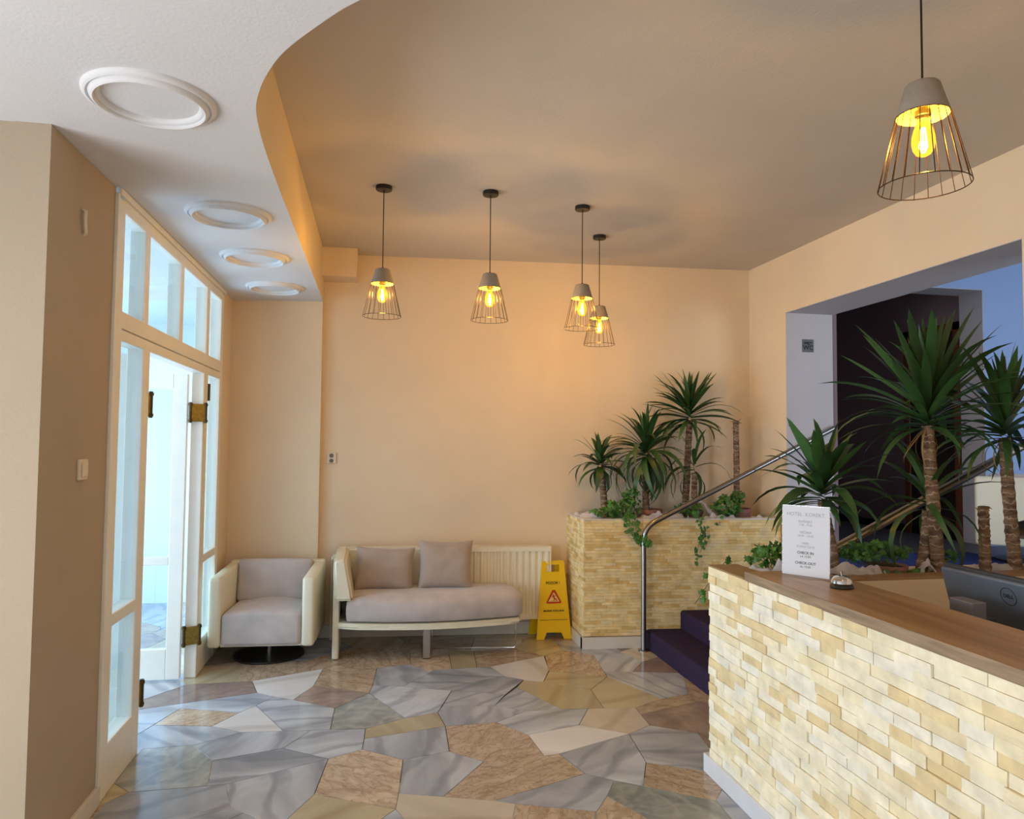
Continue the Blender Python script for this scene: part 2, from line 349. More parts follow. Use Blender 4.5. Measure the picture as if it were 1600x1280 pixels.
# ---- floor with crazy-paved marble tiles
floor = struct('floor', bx(-3.3, 3.3, -2.6, 7.7, -.12, -.004), M_grout)
TILES = """P -1.193,5.078 -0.788,5.085 -0.721,4.852 -1.149,4.722 -1.428,4.641 -1.458,4.734
G -0.721,4.852 -0.602,4.763 -0.691,4.622 -0.770,4.515 -1.120,4.647 -1.244,4.286 -1.289,4.155 -1.428,4.641 -1.149,4.722
T -1.120,4.647 -0.770,4.515 -0.880,4.330 -1.202,4.401
G -1.202,4.401 -0.880,4.330 -0.703,4.217 -0.918,4.083 -1.159,4.075 -1.169,3.988 -1.289,4.155 -1.244,4.286
R -1.159,4.075 -0.918,4.083 -0.779,3.876 -0.743,3.601 -1.078,3.593 -1.175,3.698 -1.169,3.988
Y -1.175,3.698 -1.078,3.593 -1.148,3.507 -1.171,3.472 -1.208,3.575
G -1.078,3.593 -0.743,3.601 -0.666,3.604 -0.599,3.372 -0.777,3.298 -0.868,3.223 -1.148,3.270 -1.148,3.507
G -0.703,4.217 -0.479,4.198 -0.335,4.182 -0.454,3.966 -0.779,3.876 -0.918,4.083
G -0.454,3.966 -0.214,3.803 -0.666,3.604 -0.743,3.601 -0.779,3.876
G -0.666,3.604 -0.214,3.803 -0.252,3.439 -0.343,3.241 -0.395,3.143 -0.493,3.287 -0.599,3.372
W -0.691,4.622 -0.479,4.198 -0.703,4.217 -0.880,4.330 -0.770,4.515
G -0.602,4.763 -0.481,4.685 -0.222,4.499 -0.228,4.179 -0.335,4.182 -0.479,4.198 -0.691,4.622
W -0.788,5.085 -0.345,5.281 -0.380,4.924 -0.481,4.685 -0.602,4.763 -0.721,4.852
P -0.380,4.924 -0.023,4.734 -0.222,4.499 -0.481,4.685
T -0.345,5.281 -0.183,5.389 0.026,5.238 -0.001,4.877 -0.023,4.734 -0.380,4.924
G -0.335,4.182 -0.228,4.179 -0.037,4.157 -0.041,4.021 -0.049,3.888 -0.214,3.803 -0.454,3.966
R -0.222,4.499 -0.023,4.734 0.186,4.277 -0.037,4.157 -0.228,4.179
Y -0.037,4.157 0.186,4.277 0.379,4.334 0.405,4.122 -0.041,4.021
G -0.041,4.021 0.405,4.122 0.394,3.789 0.156,3.732 -0.049,3.888
T -0.049,3.888 0.156,3.732 0.124,3.385 0.106,3.244 -0.252,3.439 -0.214,3.803
G -0.001,4.877 0.190,4.821 0.404,4.733 0.500,4.699 0.379,4.334 0.186,4.277 -0.023,4.734
G 0.026,5.238 0.261,5.290 0.393,5.094 0.190,4.821 -0.001,4.877
G 0.393,5.094 0.410,5.135 0.819,5.143 0.883,4.929 0.404,4.733 0.190,4.821
G 0.883,4.929 1.000,4.831 0.829,4.575 0.500,4.699 0.404,4.733
G 0.500,4.699 0.829,4.575 0.730,4.391 0.415,4.432
G 0.415,4.432 0.730,4.391 0.897,4.280 0.698,4.134 0.405,4.122 0.379,4.334
T 0.405,4.122 0.698,4.134 0.839,3.934 0.866,3.660 0.551,3.642 0.394,3.789
G 0.394,3.789 0.551,3.642 0.322,3.320 0.124,3.385 0.156,3.732
B 0.124,3.385 0.322,3.320 0.544,3.247 0.632,3.204 0.579,3.029 0.161,3.099 0.106,3.244
Y -0.252,3.439 0.106,3.244 0.045,3.170 -0.022,3.080 -0.395,3.143 -0.343,3.241
G 0.106,3.244 0.161,3.099 0.003,3.116
T 0.551,3.642 0.866,3.660 0.947,3.670 1.018,3.433 0.544,3.247 0.322,3.320
G 0.544,3.247 1.018,3.433 1.136,3.345 1.054,3.203 0.966,3.080 0.632,3.204
T 0.632,3.204 0.966,3.080 0.912,2.973 0.579,3.029
W 0.839,3.934 1.153,4.019 1.392,3.855 0.947,3.670 0.866,3.660
G 0.897,4.280 1.118,4.273 1.277,4.253 1.153,4.019 0.839,3.934 0.698,4.134
G 0.923,4.688 1.118,4.273 0.897,4.280 0.730,4.391 0.825,4.552
Y 0.999,4.827 1.119,4.764 1.389,4.570 1.374,4.246 1.118,4.273 0.923,4.688
Y 1.211,4.981 1.579,4.804 1.389,4.570 1.119,4.764
Y 1.389,4.570 1.579,4.804 1.791,4.340 1.566,4.222 1.374,4.246
B 1.277,4.253 1.374,4.246 1.566,4.222 1.551,3.949 1.392,3.855 1.153,4.019
G 1.392,3.855 1.355,3.502 1.251,3.267 1.136,3.345 1.018,3.433 0.947,3.670
G 1.392,3.855 1.551,3.949 1.773,3.799 1.728,3.450 1.666,3.326 1.355,3.502
T 1.355,3.502 1.608,3.359 1.705,3.305 1.596,3.169 1.523,3.079 1.251,3.267
R 1.136,3.345 1.251,3.267 1.523,3.079 1.511,2.821 1.223,2.870 1.054,3.203
T 1.054,3.203 1.223,2.870 0.897,2.925 0.966,3.080
G 1.523,3.079 1.596,3.169 1.616,2.803 1.511,2.821
T 1.566,4.222 1.791,4.340 1.986,4.402 2.012,4.271 1.560,4.113
P 1.560,4.113 2.012,4.271 2.075,4.098 1.895,3.744 1.773,3.799 1.551,3.949
T 1.986,4.402 2.095,4.716 2.125,4.197 2.075,4.098 2.012,4.271
G 1.579,4.804 1.589,4.921 1.785,4.876 2.094,4.800 2.095,4.716 1.986,4.402 1.791,4.340
G 1.635,5.315 1.854,5.348 1.942,5.090 1.785,4.876 1.589,4.921
P 1.942,5.090 2.112,5.192 2.094,4.800 1.785,4.876
B 1.854,5.348 2.067,5.474 2.112,5.192 1.942,5.090
T 1.263,5.339 1.429,5.465 1.635,5.315 1.589,4.921 1.579,4.804 1.211,4.981
W 0.819,5.143 1.258,5.340 1.218,5.008 1.119,4.764 0.999,4.827 0.883,4.929
Y -1.269,5.179 -1.176,5.312 -0.924,5.445 -0.870,5.090 -1.193,5.078
T -0.924,5.445 -0.384,5.514 -0.183,5.389 -0.345,5.281 -0.788,5.085 -0.870,5.090
T 0.026,5.238 -0.183,5.389 -0.112,5.634 0.277,5.659 0.261,5.290
T 0.261,5.290 0.277,5.659 0.564,5.615 0.545,5.142 0.393,5.094
Y 0.545,5.142 0.564,5.615 0.754,5.552 0.723,5.144
T 0.723,5.144 0.754,5.552 1.061,5.592 1.263,5.339 0.819,5.143
G -1.389,4.826 -1.193,5.078 -1.269,5.179 -1.573,5.361 -1.706,5.451 -1.471,4.720
G 1.429,5.465 1.436,5.717 1.770,5.705 1.875,5.379 1.854,5.348 1.635,5.315
Y 1.263,5.339 1.061,5.592 1.204,5.791 1.436,5.717 1.429,5.465"""
polys = []
for ln in TILES.strip().split('\n'):
    k, *ps = ln.split(); polys.append((k, [Vector(tuple(map(float, p.split(',')))) for p in ps]))
def inset(pts, d):
    n = len(pts); A = sum(pts[i].x*pts[(i+1) % n].y-pts[(i+1) % n].x*pts[i].y for i in range(n))
    if A < 0: pts = pts[::-1]
    out = []
    for i in range(n):
        a, b, c = pts[i-1], pts[i], pts[(i+1) % n]
        e1 = (b-a).normalized(); e2 = (c-b).normalized(); n1 = Vector((-e1.y, e1.x)); n2 = Vector((-e2.y, e2.x))
        bi = n1+n2; q = max(bi.length_squared, .3); out.append(b+bi*(2*d/q))
    return out
def tile_mesh(pts, z=0.):
    pts = inset(pts, .0019); top = pts
    bm = BM(); c = sum(pts, Vector((0, 0)))/len(pts)
    n = len(pts)
    lo = [bm.verts.new((p.x-c.x, p.y-c.y, -.01)) for p in pts]; hi = [bm.verts.new((p.x-c.x, p.y-c.y, 0)) for p in top]
    for i in range(n):
        j = (i+1) % n; bm.faces.new((lo[i], lo[j], hi[j], hi[i]))
    bm.faces.new(hi); bmesh.ops.triangulate(bm, faces=[f for f in bm.faces if len(f.verts) > 4])
    return bm, c
for k, pts in polys:
    bm, c = tile_mesh(pts); obj('tile', bm, TM[k], floor, loc=(c.x, c.y, R.uniform(-.0003, .0003)))
def inside(p, pts):
    r = False; n = len(pts)
    for i in range(n):
        a, b = pts[i], pts[i-1]
        if (a.y > p.y) != (b.y > p.y) and p.x < (b.x-a.x)*(p.y-a.y)/(b.y-a.y)+a.x: r = not r
    return r
# the rest of the floor, beyond the tiles measured one by one
seeds = []
y = -2.7
while y < 7.9:
    x = -3.5
    while x < 3.5:
        seeds.append(Vector((x+R.uniform(-.16, .16), y+R.uniform(-.16, .16)))); x += .5
    y += .42
far = []
for s in seeds:
    cell = [Vector(p) for p in ((-3.3, -2.6), (3.3, -2.6), (3.3, 7.7), (-3.3, 7.7))]
    for t in seeds:
        if t is s or (t-s).length > 1.5: continue
        m = (s+t)/2; nn = t-s; out = []
        for i in range(len(cell)):
            a, b = cell[i-1], cell[i]; da = (a-m).dot(nn); db = (b-m).dot(nn)
            if (da < 0) != (db < 0): out.append(a+(b-a)*(da/(da-db)))
            if db < 0: out.append(b)
        cell = out
        if len(cell) < 3: break
    if len(cell) < 3: continue
    c = sum(cell, Vector((0, 0)))/len(cell)
    chk = [c]+[c+(p-c)*.9 for p in cell]+[c+(p-c)*.5 for p in cell]
    if all(any(inside(q, pp) for _, pp in polys) for q in chk): continue
    far.append((c, cell))
rest = {}
for c, cell in far:
    k = R.choice('GGGGWTTYRPB'); bm, cc = tile_mesh(cell)
    if -2.3 < c.x < 2.2 and 2.6 < c.y < 7.2: obj('tile', bm, TM[k], floor, loc=(cc.x, cc.y, -.002))
    else:
        bmesh.ops.translate(bm, verts=bm.verts, vec=(cc.x, cc.y, -.002)); rest.setdefault(k, []).append(bm)
bmr = BM(); order = list(rest)
for i, k in enumerate(order):
    for b in rest[k]:
        me = bpy.data.meshes.new('t'); b.to_mesh(me); b.free(); n0 = len(bmr.faces); bmr.from_mesh(me); bmr.faces.ensure_lookup_table()
        for f in bmr.faces[n0:]: f.material_index = i
        bpy.data.meshes.remove(me)
ot = obj('outer_tile', bmr, [TM[k] for k in order], floor); ot['kind'] = 'stuff'

# ---- ceilings
ZS, ZC = 2.737, 3.15
struct('ceiling', bx(-1.3, 3.75, -2.7, 6.5, ZC, ZC+.1), M_ceil)
edge = [(-.455, 6.3), (-.455, 5.2), (-.456, 4.2), (-.457, 3.4), (-.453, 2.95), (-.445, 2.72), (-.43, 2.55), (-.40, 2.42), (-.355, 2.29), (-.286, 2.146), (-.174, 1.985), (-.076, 1.865), (.1, 1.7), (.35, 1.52), (.7, 1.36), (1.2, 1.24), (2.0, 1.16), (3.3, 1.12)]
# smooth curve through the edge points
def catmull(P, n=5):
    out = []
    for i in range(len(P)-1):
        p0, p1, p2, p3 = (Vector(P[max(0, i-1)]), Vector(P[i]), Vector(P[i+1]), Vector(P[min(len(P)-1, i+2)]))
        for k in range(n):
            t = k/n; out.append(.5*((2*p1)+(p2-p0)*t+(2*p0-5*p1+4*p2-p3)*t*t+(3*p1-p0-3*p2+p3)*t**3))
    out.append(Vector(P[-1])); return out
ce = catmull(edge)
bm = BM(); lo, hi = prism(bm, [(p.x, p.y) for p in ce]+[(3.3, -2.6), (-3.2, -2.6), (-3.2, 6.3)], ZS, ZC-.001)
bm.faces.ensure_lookup_table()
for f in bm.faces:
    f.material_index = 0 if abs(f.normal.z) > .5 or f.calc_center_median().z < ZS+.01 else 1
bmesh.ops.triangulate(bm, faces=[f for f in bm.faces if len(f.verts) > 4])
tag(struct('ceiling_low', bm, [M_low, M_wall]), 'white dropped ceiling with a curved edge over the entrance side')

# ---- walls
bm = BM(); prism(bm, [(-.6, 6.118), (3.3, 5.865), (3.3, 6.3), (-.6, 6.3)], 0, ZC)
struct('wall_back', bm, M_wall)
bm = BM(); prism(bm, [(-1.3, 6.16), (-.457, 6.045), (-.457, 6.32), (-1.3, 6.32)], 0, ZC)
struct('wall_alcove', bm, M_wall)
struct('wall_box', bx(-.47, -.183, 5.87, 6.14, 2.915, ZC, bev=.004), M_wall)
struct('wall_left', bx(-1.3, -1.18, 2.83, 3.488, 0, ZS, bev=.004), M_wallshade)
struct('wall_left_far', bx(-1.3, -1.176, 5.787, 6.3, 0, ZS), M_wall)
struct('wall_pier', bx(-3.2, -1.3, 2.83, 2.95, 0, ZS), M_wallshade)
bm = BM(); box(bm, -1.3, -1.1805, 2.826, 2.8302, 0, ZS); struct('wall_pier_end', bm, M_wallshade)
# right wall with the opening up to the landing
OY0, OY1, OZ = 3.11, 5.29, 2.671
XR, XI = 3.235, 3.65
struct('wall_right_far', bx(XR, XI, OY1, 6.3, 0, ZC), [M_wall]).data
struct('wall_right_near', bx(XR, XI, -2.6, OY0, 0, ZC), M_wall)
struct('wall_right_lintel', bx(XR, XI, OY0, OY1, OZ, ZC), M_wall)
# grey painted lining of the opening (three faces, a few millimetres proud)
struct('trim_1', bx(XR+.002, XI+.003, OY1-.004, OY1+.001, .7, OZ), M_reveal)
struct('trim_2', bx(XR+.002, XI+.003, OY0-.001, OY0+.004, .7, OZ), M_reveal)
struct('trim_3', bx(XR+.002, XI+.003, OY0, OY1, OZ-.004, OZ+.001), M_reveal)
struct('wall_behind', bx(-3.2, 3.3, -2.7, -2.6, 0, ZC), M_wall)
# lounge window wall out of view on the left
struct('wall_lounge', bx(-3.3, -3.2, -2.7, 2.95, 0, ZC), M_wall)
# baseboards
bm = BM(); skew_box(bm, -.45, 1.6, 6.072, 6.095, 0, .10, -.17); struct('baseboard_back', bm, M_plinth2)
struct('baseboard_left', bx(-1.18, -1.162, 2.815, 3.488, 0, .085, bev=.003), M_plinth2)
bm = BM(); prism(bm, [(-1.17, 6.12), (-.45, 6.025), (-.45, 6.06), (-1.17, 6.16)], 0, .1); struct('baseboard_alcove', bm, M_plinth2)

# ---- vestibule beyond the doors
struct('wall_vestibule_far', bx(-3.3, -1.25, 7.6, 7.7, 0, ZS), M_white_wall)
struct('wall_vestibule_side', bx(-1.3, -1.26, 6.3, 7.7, 0, ZS), M_white_wall)
struct('ceiling_vestibule', bx(-3.3, -1.3, 6.3, 7.7, ZS, ZS+.1), M_white_wall)
struct('wall_vestibule_near', bx(-3.3, -1.3, 2.95, 3.0, 0, ZS), M_white_wall)
w2 = bpy.data.objects.new('window_1', None); COL.objects.link(w2); w2['kind'] = 'structure'
for yy in (3.05, 4.2, 5.35, 6.5, 7.6): obj('window_post', bx(-3.28, -3.2, yy-.04, yy+.04, 0, ZS, bev=.006), M_trim, w2)
for zz in (.08, .9, 2.1, 2.68): obj('window_rail', bx(-3.27, -3.21, 3.0, 7.6, zz-.045, zz+.045, bev=.006), M_trim, w2)
for k, (a, b) in enumerate(((3.05, 4.2), (4.2, 5.35), (5.35, 6.5), (6.5, 7.6))):
    obj('pane', bx(-3.243, -3.237, a+.04, b-.04, .12, 2.64), M_glass, w2)
gr = struct('ground_outside', bx(-14, -3.3, -2, 16, -.15, -.03), pm('light_pavement', (190, 192, 196), .9, noise_amt=.06, nscale=3))

# frames round the other windows that light the rooms, out of view
def win(name, p, u, w, h, nm):
    t = bpy.data.objects.new(name, None); COL.objects.link(t); t['kind'] = 'structure'; t.location = p; t.rotation_euler = (0, 0, u)
    for s in (-1, 1):
        obj('window_post', bx(s*(w/2+.03)-.03, s*(w/2+.03)+.03, -.03, .05, -h/2-.06, h/2+.06, bev=.004), M_trim, t)
        obj('window_rail', bx(-w/2, w/2, -.03, .05, s*(h/2+.03)-.03, s*(h/2+.03)+.03, bev=.004), M_trim, t)
    for k in range(1, nm): obj('window_mullion', bx(-w/2+w*k/nm-.02, -w/2+w*k/nm+.02, -.035, -.012, -h/2, h/2, bev=.003), M_trim, t)
win('window_2', (-3.12, .6, 1.15), PI/2, 2.8, 1.5, 3); win('window_3', (.2, -2.52, 1.5), PI, 4.2, 1.9, 4); win('window_4', (5.3, -.93, 1.9), PI, 2.2, 1.6, 2)

# ---- glazed door screen on the left
d1 = bpy.data.objects.new('door_1', None); COL.objects.link(d1); d1['kind'] = 'structure'; d1['label'] = 'white painted glazed entrance screen with transom lights and open doorway'
XF, XB = -1.17, -1.25
def fr(name, y0, y1, z0, z1, x0=XB, x1=XF, bev=.005): return obj(name, bx(x0, x1, y0, y1, z0, z1, bev=bev), M_trim, d1)
fr('frame_post', 3.488, 3.585, 0, 2.70, x1=XF+.0012); fr('frame_post', 5.70, 5.787, 0, 2.70, x1=XF+.0012)
fr('head_rail', 3.56, 5.72, 2.65, 2.737); fr('head_moulding', 3.488, 5.787, 2.708, 2.736, XF, XF+.016, .004)
fr('side_moulding', 3.476, 3.497, 0, 2.71, XF-.012, XF+.006, .004)
fr('transom_rail', 3.56, 5.72, 2.11, 2.19, x1=XF-.0004); fr('transom_rail', 3.56, 5.72, 2.052, 2.105, x1=XF-.0004)
for a, b in ((3.905, 3.975), (4.575, 4.642), (5.25, 5.328)): fr('transom_mullion', a, b, 2.18, 2.66, x1=XF-.0012)
for a, b in ((3.585, 3.905), (3.975, 4.575), (4.642, 5.25), (5.328, 5.70)):
    obj('transom_pane', bx(-1.198, -1.193, a-.01, b+.01, 2.18, 2.66), M_glass, d1)
fr('door_post', 3.915, 4.02, 0, 2.06, x1=XF-.001); fr('door_post', 5.215, 5.335, 0, 2.06, x1=XF-.001)
for a, b in ((3.585, 3.915), (5.335, 5.70)):
    fr('bottom_rail', a-.005, b+.005, 0, .225, x1=XF-.0018); fr('middle_rail', a-.005, b+.005, .745, .8, x1=XF-.0018)
    obj('side_pane', bx(-1.198, -1.193, a-.01, b+.01, .22, .75), M_glass, d1)
    obj('side_pane', bx(-1.198, -1.193, a-.01, b+.01, .795, 2.06), M_glass, d1)
def leaf(y0, label):
    t = bpy.data.objects.new('door_leaf', None); COL.objects.link(t); t.parent = d1
    xs = (-1.84, -1.262); ya, yb = y0, y0+.042
    for a, b in ((xs[1]-.09, xs[1]), (xs[0], xs[0]+.09)): obj('stile', bx(a, b, ya, yb, .01, 2.04, bev=.004), M_trim, t)
    for a, b in ((.01, .21), (.76, .815), (1.935, 2.04)): obj('rail', bx(xs[0]+.09, xs[1]-.09, ya, yb, a, b, bev=.004), M_trim, t)
    for a, b in ((.2, .77), (.805, 1.94)): obj('pane', bx(xs[0]+.085, xs[1]-.085, ya+.018, ya+.024, a, b), M_glass, t)
    return t
leaf(5.165, ''); leaf(4.015, '')
def hinge(x, y, z, rz):
    h = obj('hinge_plate', bx(-.006, .006, -.055, .055, -.06, .06, bev=.002), M_brass, d1, loc=(x, y, z), rot=(0, 0, rz))
    for s in (-1, 1):
        b = BM(); tube(b, [(0, s*.05, -.07), (0, s*.05, .07)], .0105, 12)
        for zz in (-.055, .055): lathe(b, [(0, zz-.008), (.0145, zz-.008), (.0145, zz+.008), (0, zz+.008)], 12, Matrix.Translation((0, s*.05, 0)))
        obj('hinge_barrel', b, M_brassd, h, auto=40)
for z in (1.78, .285): hinge(-1.20, 5.197, z, -1.05); hinge(-1.205, 4.034, z, -.6)
obj('latch', bx(-1.19, -1.162, 5.345, 5.37, 1.87, 1.99, bev=.003), M_brassd, d1)

# ---- upper landing
struct('floor_landing', bx(3.22, 7.6, -1, 9.2, .55, .70), M_greyfl)
cp = struct('floor_landing_carpet', bx(3.24, 4.9, 3.12, 5.3, .70, .712), M_carpetb)
tag(cp, None, None)
struct('wall_blue', bx(5.45, 7.6, 5.66, 5.80, .7, 3.7), M_blue)
struct('wall_blue_lintel', bx(3.65, 5.45, 5.66, 5.80, 3.042, 3.7), M_blue)
struct('trim_4', bx(3.65, 5.452, 5.662, 5.93, 3.036, 3.044), M_reveal)
struct('trim_5', bx(5.444, 5.6, 5.662, 5.93, .7, 3.04), M_reveal)
struct('wall_corridor', bx(5.48, 5.6, 5.93, 9.2, .7, 3.3), M_dark)
struct('wall_corridor_end', bx(3.6, 5.6, 9.1, 9.2, .7, 3.3), M_dark)
struct('wall_corridor_left', bx(3.6, 3.7, 5.3, 9.2, .7, 3.3), M_dark)
struct('ceiling_corridor', bx(3.6, 5.6, 5.8, 9.2, 3.2, 3.3), M_dark)
struct('baseboard_corridor', bx(5.462, 5.48, 5.94, 9.1, .7, .78), M_black)
struct('ceiling_upper', bx(3.6, 7.6, -1, 5.8, 3.7, 3.8), M_white_wall)
struct('wall_upper_right', bx(7.5, 7.6, -1, 5.8, .7, 3.8), M_white_wall)
struct('wall_upper_near', bx(3.6, 7.6, -1.1, -1, .7, 3.8), M_white_wall)
struct('wall_upper_lobby', bx(3.6, 3.65, -1, 9.2, 2.68, 3.8), M_white_wall)
d2 = bpy.data.objects.new('door_2', None); COL.objects.link(d2); d2['kind'] = 'structure'; d2['label'] = 'dark wooden door with a reddish frame at the end of the corridor'
for a, b in ((5.94, 6.03), (6.62, 6.7)): obj('frame_post', bx(5.455, 5.49, a, b, .7, 2.80, bev=.004), M_woodred, d2)
obj('frame_head', bx(5.455, 5.49, 5.94, 6.7, 2.72, 2.80, bev=.004), M_woodred, d2)
obj('door_panel', bx(5.468, 5.49, 6.03, 6.62, .7, 2.72), M_doordark, d2)

# ================================================================== STAIRS, PLANTERS, COUNTER
st = thing('staircase', 'navy carpeted steps climbing between the two stone planters to the landing', 'stairs', (2.1, 4.4, 0))
for k in range(5):
    x0 = .28*k; z1 = .142*(k+1)
    b = BM(); f = lambda x, y: (x, y+SK*x)
    prism(b, [f(x0, -.98), f(x0, 1.03), f(x0+(.28 if k < 4 else .008)+.003, 1.03), f(x0+(.28 if k < 4 else .008)+.003, -.98)][::-1], 0, z1)
    es = [e for e in b.edges if all(abs(v.co.z-z1) < 1e-4 and v.co.x < x0+.01 for v in e.verts)]
    bmesh.ops.bevel(b, geom=es, offset=.022, segments=4, profile=.5, affect='EDGES')
    obj('step', b, M_carpet, st, auto=50)

def stone_unit(seed):
    r = random.Random(seed); b = BM()
    nx, nz = 3, 2; g = {}
    for i in range(nx+1):
        for j in range(nz+1):
            e = (i in (0, nx)) or (j in (0, nz))
            y = r.uniform(.84, .94) if e else r.uniform(.88, 1.0)
            g[i, j] = b.verts.new((i/nx+(0 if i in (0, nx) else r.uniform(-.08, .08)), y, j/nz+(0 if j in (0, nz) else r.uniform(-.15, .15))))
    for i in range(nx):
        for j in range(nz): b.faces.new((g[i, j], g[i, j+1], g[i+1, j+1], g[i+1, j]))
    bk = {k: b.verts.new((g[k].co.x, 0, g[k].co.z)) for k in ((0, 0), (nx, 0), (nx, nz), (0, nz))}
    for (a, c, chain) in (((0, 0), (nx, 0), [(i, 0) for i in range(nx+1)]), ((0, nz), (nx, nz), [(i, nz) for i in range(nx+1)]), ((0, 0), (0, nz), [(0, j) for j in range(nz+1)]), ((nx, 0), (nx, nz), [(nx, j) for j in range(nz+1)])):
        b.faces.new([g[k] for k in chain]+[bk[c], bk[a]])
    bmesh.ops.recalc_face_normals(b, faces=b.faces)
    me = bpy.data.meshes.new('stone'); b.to_mesh(me); b.free(); me.materials.append(M_stone); return me
UN = [stone_unit(i) for i in range(12)]; UNR = random.Random(5)
def clad_objs(parent, origin, rz, length, z0, z1, rowh, lmin, lmax, dmin, dmax, ztop=None):
    """course after course of single stones, every one an object"""
    rows = round((z1-z0)/rowh); h = (z1-z0)/rows; n = 0
    for r_ in range(rows):
        u = 0
        while u < length-1e-3:
            l = R.uniform(lmin, lmax)
            if length-u-l < lmin*.6: l = length-u
            if R.random() < .0: pass
            d = R.uniform(dmin, dmax)
            p = Matrix.Rotation(rz, 4, 'Z') @ Vector((u, 0, 0))
            inst('brick', R.choice(UN), parent, (origin[0]+p.x, origin[1]+p.y, z0+r_*h), (0, 0, rz), (l-.0012, d, h-.0012)); u += l; n += 1
    return n
def clad_mesh(bm, origin, rz, length, z0, z1, rowh, lmin, lmax, dmin, dmax):
    rows = round((z1-z0)/rowh); h = (z1-z0)/rows
    for r_ in range(rows):
        u = 0
        while u < length-1e-3:
            l = R.uniform(lmin, lmax)
            if length-u-l < lmin*.6: l = length-u
            d = R.uniform(dmin, dmax); me = UNR.choice(UN)
            n0 = len(bm.verts); bm.from_mesh(me); bm.verts.ensure_lookup_table()
            M = Matrix.Translation((origin[0], origin[1], z0+r_*h)) @ Matrix.Rotation(rz, 4, 'Z') @ Matrix.Translation((u, 0, 0)) @ Matrix.Diagonal((l-.001, d, h-.001, 1))
            for v in bm.verts[n0:]: v.co = M @ v.co
            u += l
# ---- reception counter
ct = thing('reception_counter', 'pale yellow split stone reception counter with a white marble plinth', 'counter', (1.7, 2, 0))
def loc(p, o): return (p[0]-o[0], p[1]-o[1], p[2]-o[2])
OX, OY = 1.7, 2.0
obj('core', bx(1.632-OX, 1.76-OX, .5-OY, 3.325-OY, 0, .985), M_mortar, ct)
n = clad_objs(ct, (1.636-OX, 1.40-OY, 0), PI/2, 1.93, .085, 1.0, .0398, .09, .20, .020, .031)
b = BM(); clad_mesh(b, (1.636-OX, .5-OY), PI/2, .9, .085, 1.0, .0398, .09, .20, .020, .031)
clad_mesh(b, (1.765-OX, 3.322-OY), 0, 0, .085, 1.0, .04, .08, .12, .014, .03)
tag(obj('bricks_out_of_view', b, M_stone, ct), kind='stuff')
obj('end_cap', bx(1.612-OX, 1.77-OX, 2.985-OY, 3.335-OY, .9935, 1.006, bev=.003), M_mortar, ct)
obj('plinth', bx(1.600-OX, 1.64-OX, .5-OY, 3.37-OY, 0, .088, bev=.003), M_plinth, ct)
obj('plinth', bx(1.64-OX, 1.80-OX, 3.325-OY, 3.37-OY, 0, .088, bev=.003), M_plinth, ct)
wt = thing('counter_top', 'oak laminate counter top running along the stone reception counter', 'counter top', (1.78, 1.8, 1.0))
obj('board', bx(1.6145-1.78, 1.962-1.78, .45-1.8, 2.972-1.8, .0, .036, bev=.001), M_oak, wt)
obj('edge_band', bx(1.6095-1.78, 1.6149-1.78, .45-1.8, 2.973-1.8, -.004, .0365, bev=.001), M_oake, wt)
dk = thing('desk', 'low laminate desk behind the counter, under the monitor', 'desk', (2.35, 1.7, 0))
obj('desk_board', bx(-.38, .5, -1.2, 1.22, .70, .74, bev=.004), M_desk, dk)
for y in (-1.1, 1.15): obj('desk_panel', bx(-.36, .48, y, y+.03, 0, .70), M_desk, dk)
# ---- planter beside the counter (behind the desk)
p2 = thing('stair_planter', 'beige planter trough behind the desk holding the tall yuccas', 'planter', (2.4, 3.2, 0))
def P2(x0, x1, y0, y1, z0, z1, **k): return bx(x0-2.4, x1-2.4, y0-3.2, y1-3.2, z0, z1, **k)
obj('front_wall', P2(1.77, 3.232, 2.985, 3.10, 0, .978, bev=.004), M_wall, p2)
obj('rim', P2(1.775, 3.231, 2.984, 3.092, .978, .988, bev=.002), M_desk, p2)
obj('rear_wall', P2(1.77, 3.64, 3.33, 3.41, 0, .96, bev=.004), M_wall, p2)
obj('end_wall', P2(3.58, 3.64, 3.115, 3.33, .7, .96), M_wall, p2)
obj('fill', P2(1.77, 3.58, 3.116, 3.33, .80, .925), M_soil, p2)
# ---- large planter by the back wall
p1 = thing('wall_planter', 'tall stone clad planter box standing against the back wall', 'planter', (1.6, 5.47, 0))
sa = math.atan(SK)
def P1(x0, x1, y0, y1, z0, z1):
    b = BM(); f = lambda x, y: (x, y+SK*x); prism(b, [f(x0, y0), f(x1, y0), f(x1, y1), f(x0, y1)], z0, z1); return b
obj('front_wall', P1(.015, 1.63, .015, .11, 0, .995), M_mortar, p1)
obj('side_wall', P1(.015, .11, .015, .60, 0, .995), M_mortar, p1)
obj('fill', P1(.11, 1.63, .11, .55, .7, .90), M_soil, p1)
obj('rim', P1(.0, 1.63, .0, .10, .993, 1.003), M_plinth2, p1); obj('rim', P1(.0, .10, .1, .58, .993, 1.003), M_plinth2, p1)
b = BM(); clad_mesh(b, (1.63*math.cos(sa), .02+SK*1.63), PI+sa, 1.62, .095, .993, .0235, .06, .15, .016, .024)
tag(obj('front_stone_course', b, M_stone2, p1), kind='stuff')
b = BM(); clad_mesh(b, (.018, .0), PI/2, .60, .095, .993, .0235, .06, .15, .016, .024)
tag(obj('side_stone_course', b, M_stone2, p1), kind='stuff')
obj('plinth', P1(-.012, 1.62, -.014, .03, 0, .088), M_plinth2, p1); obj('plinth', P1(-.012, .03, -.013, .59, 0, .0885), M_plinth2, p1)

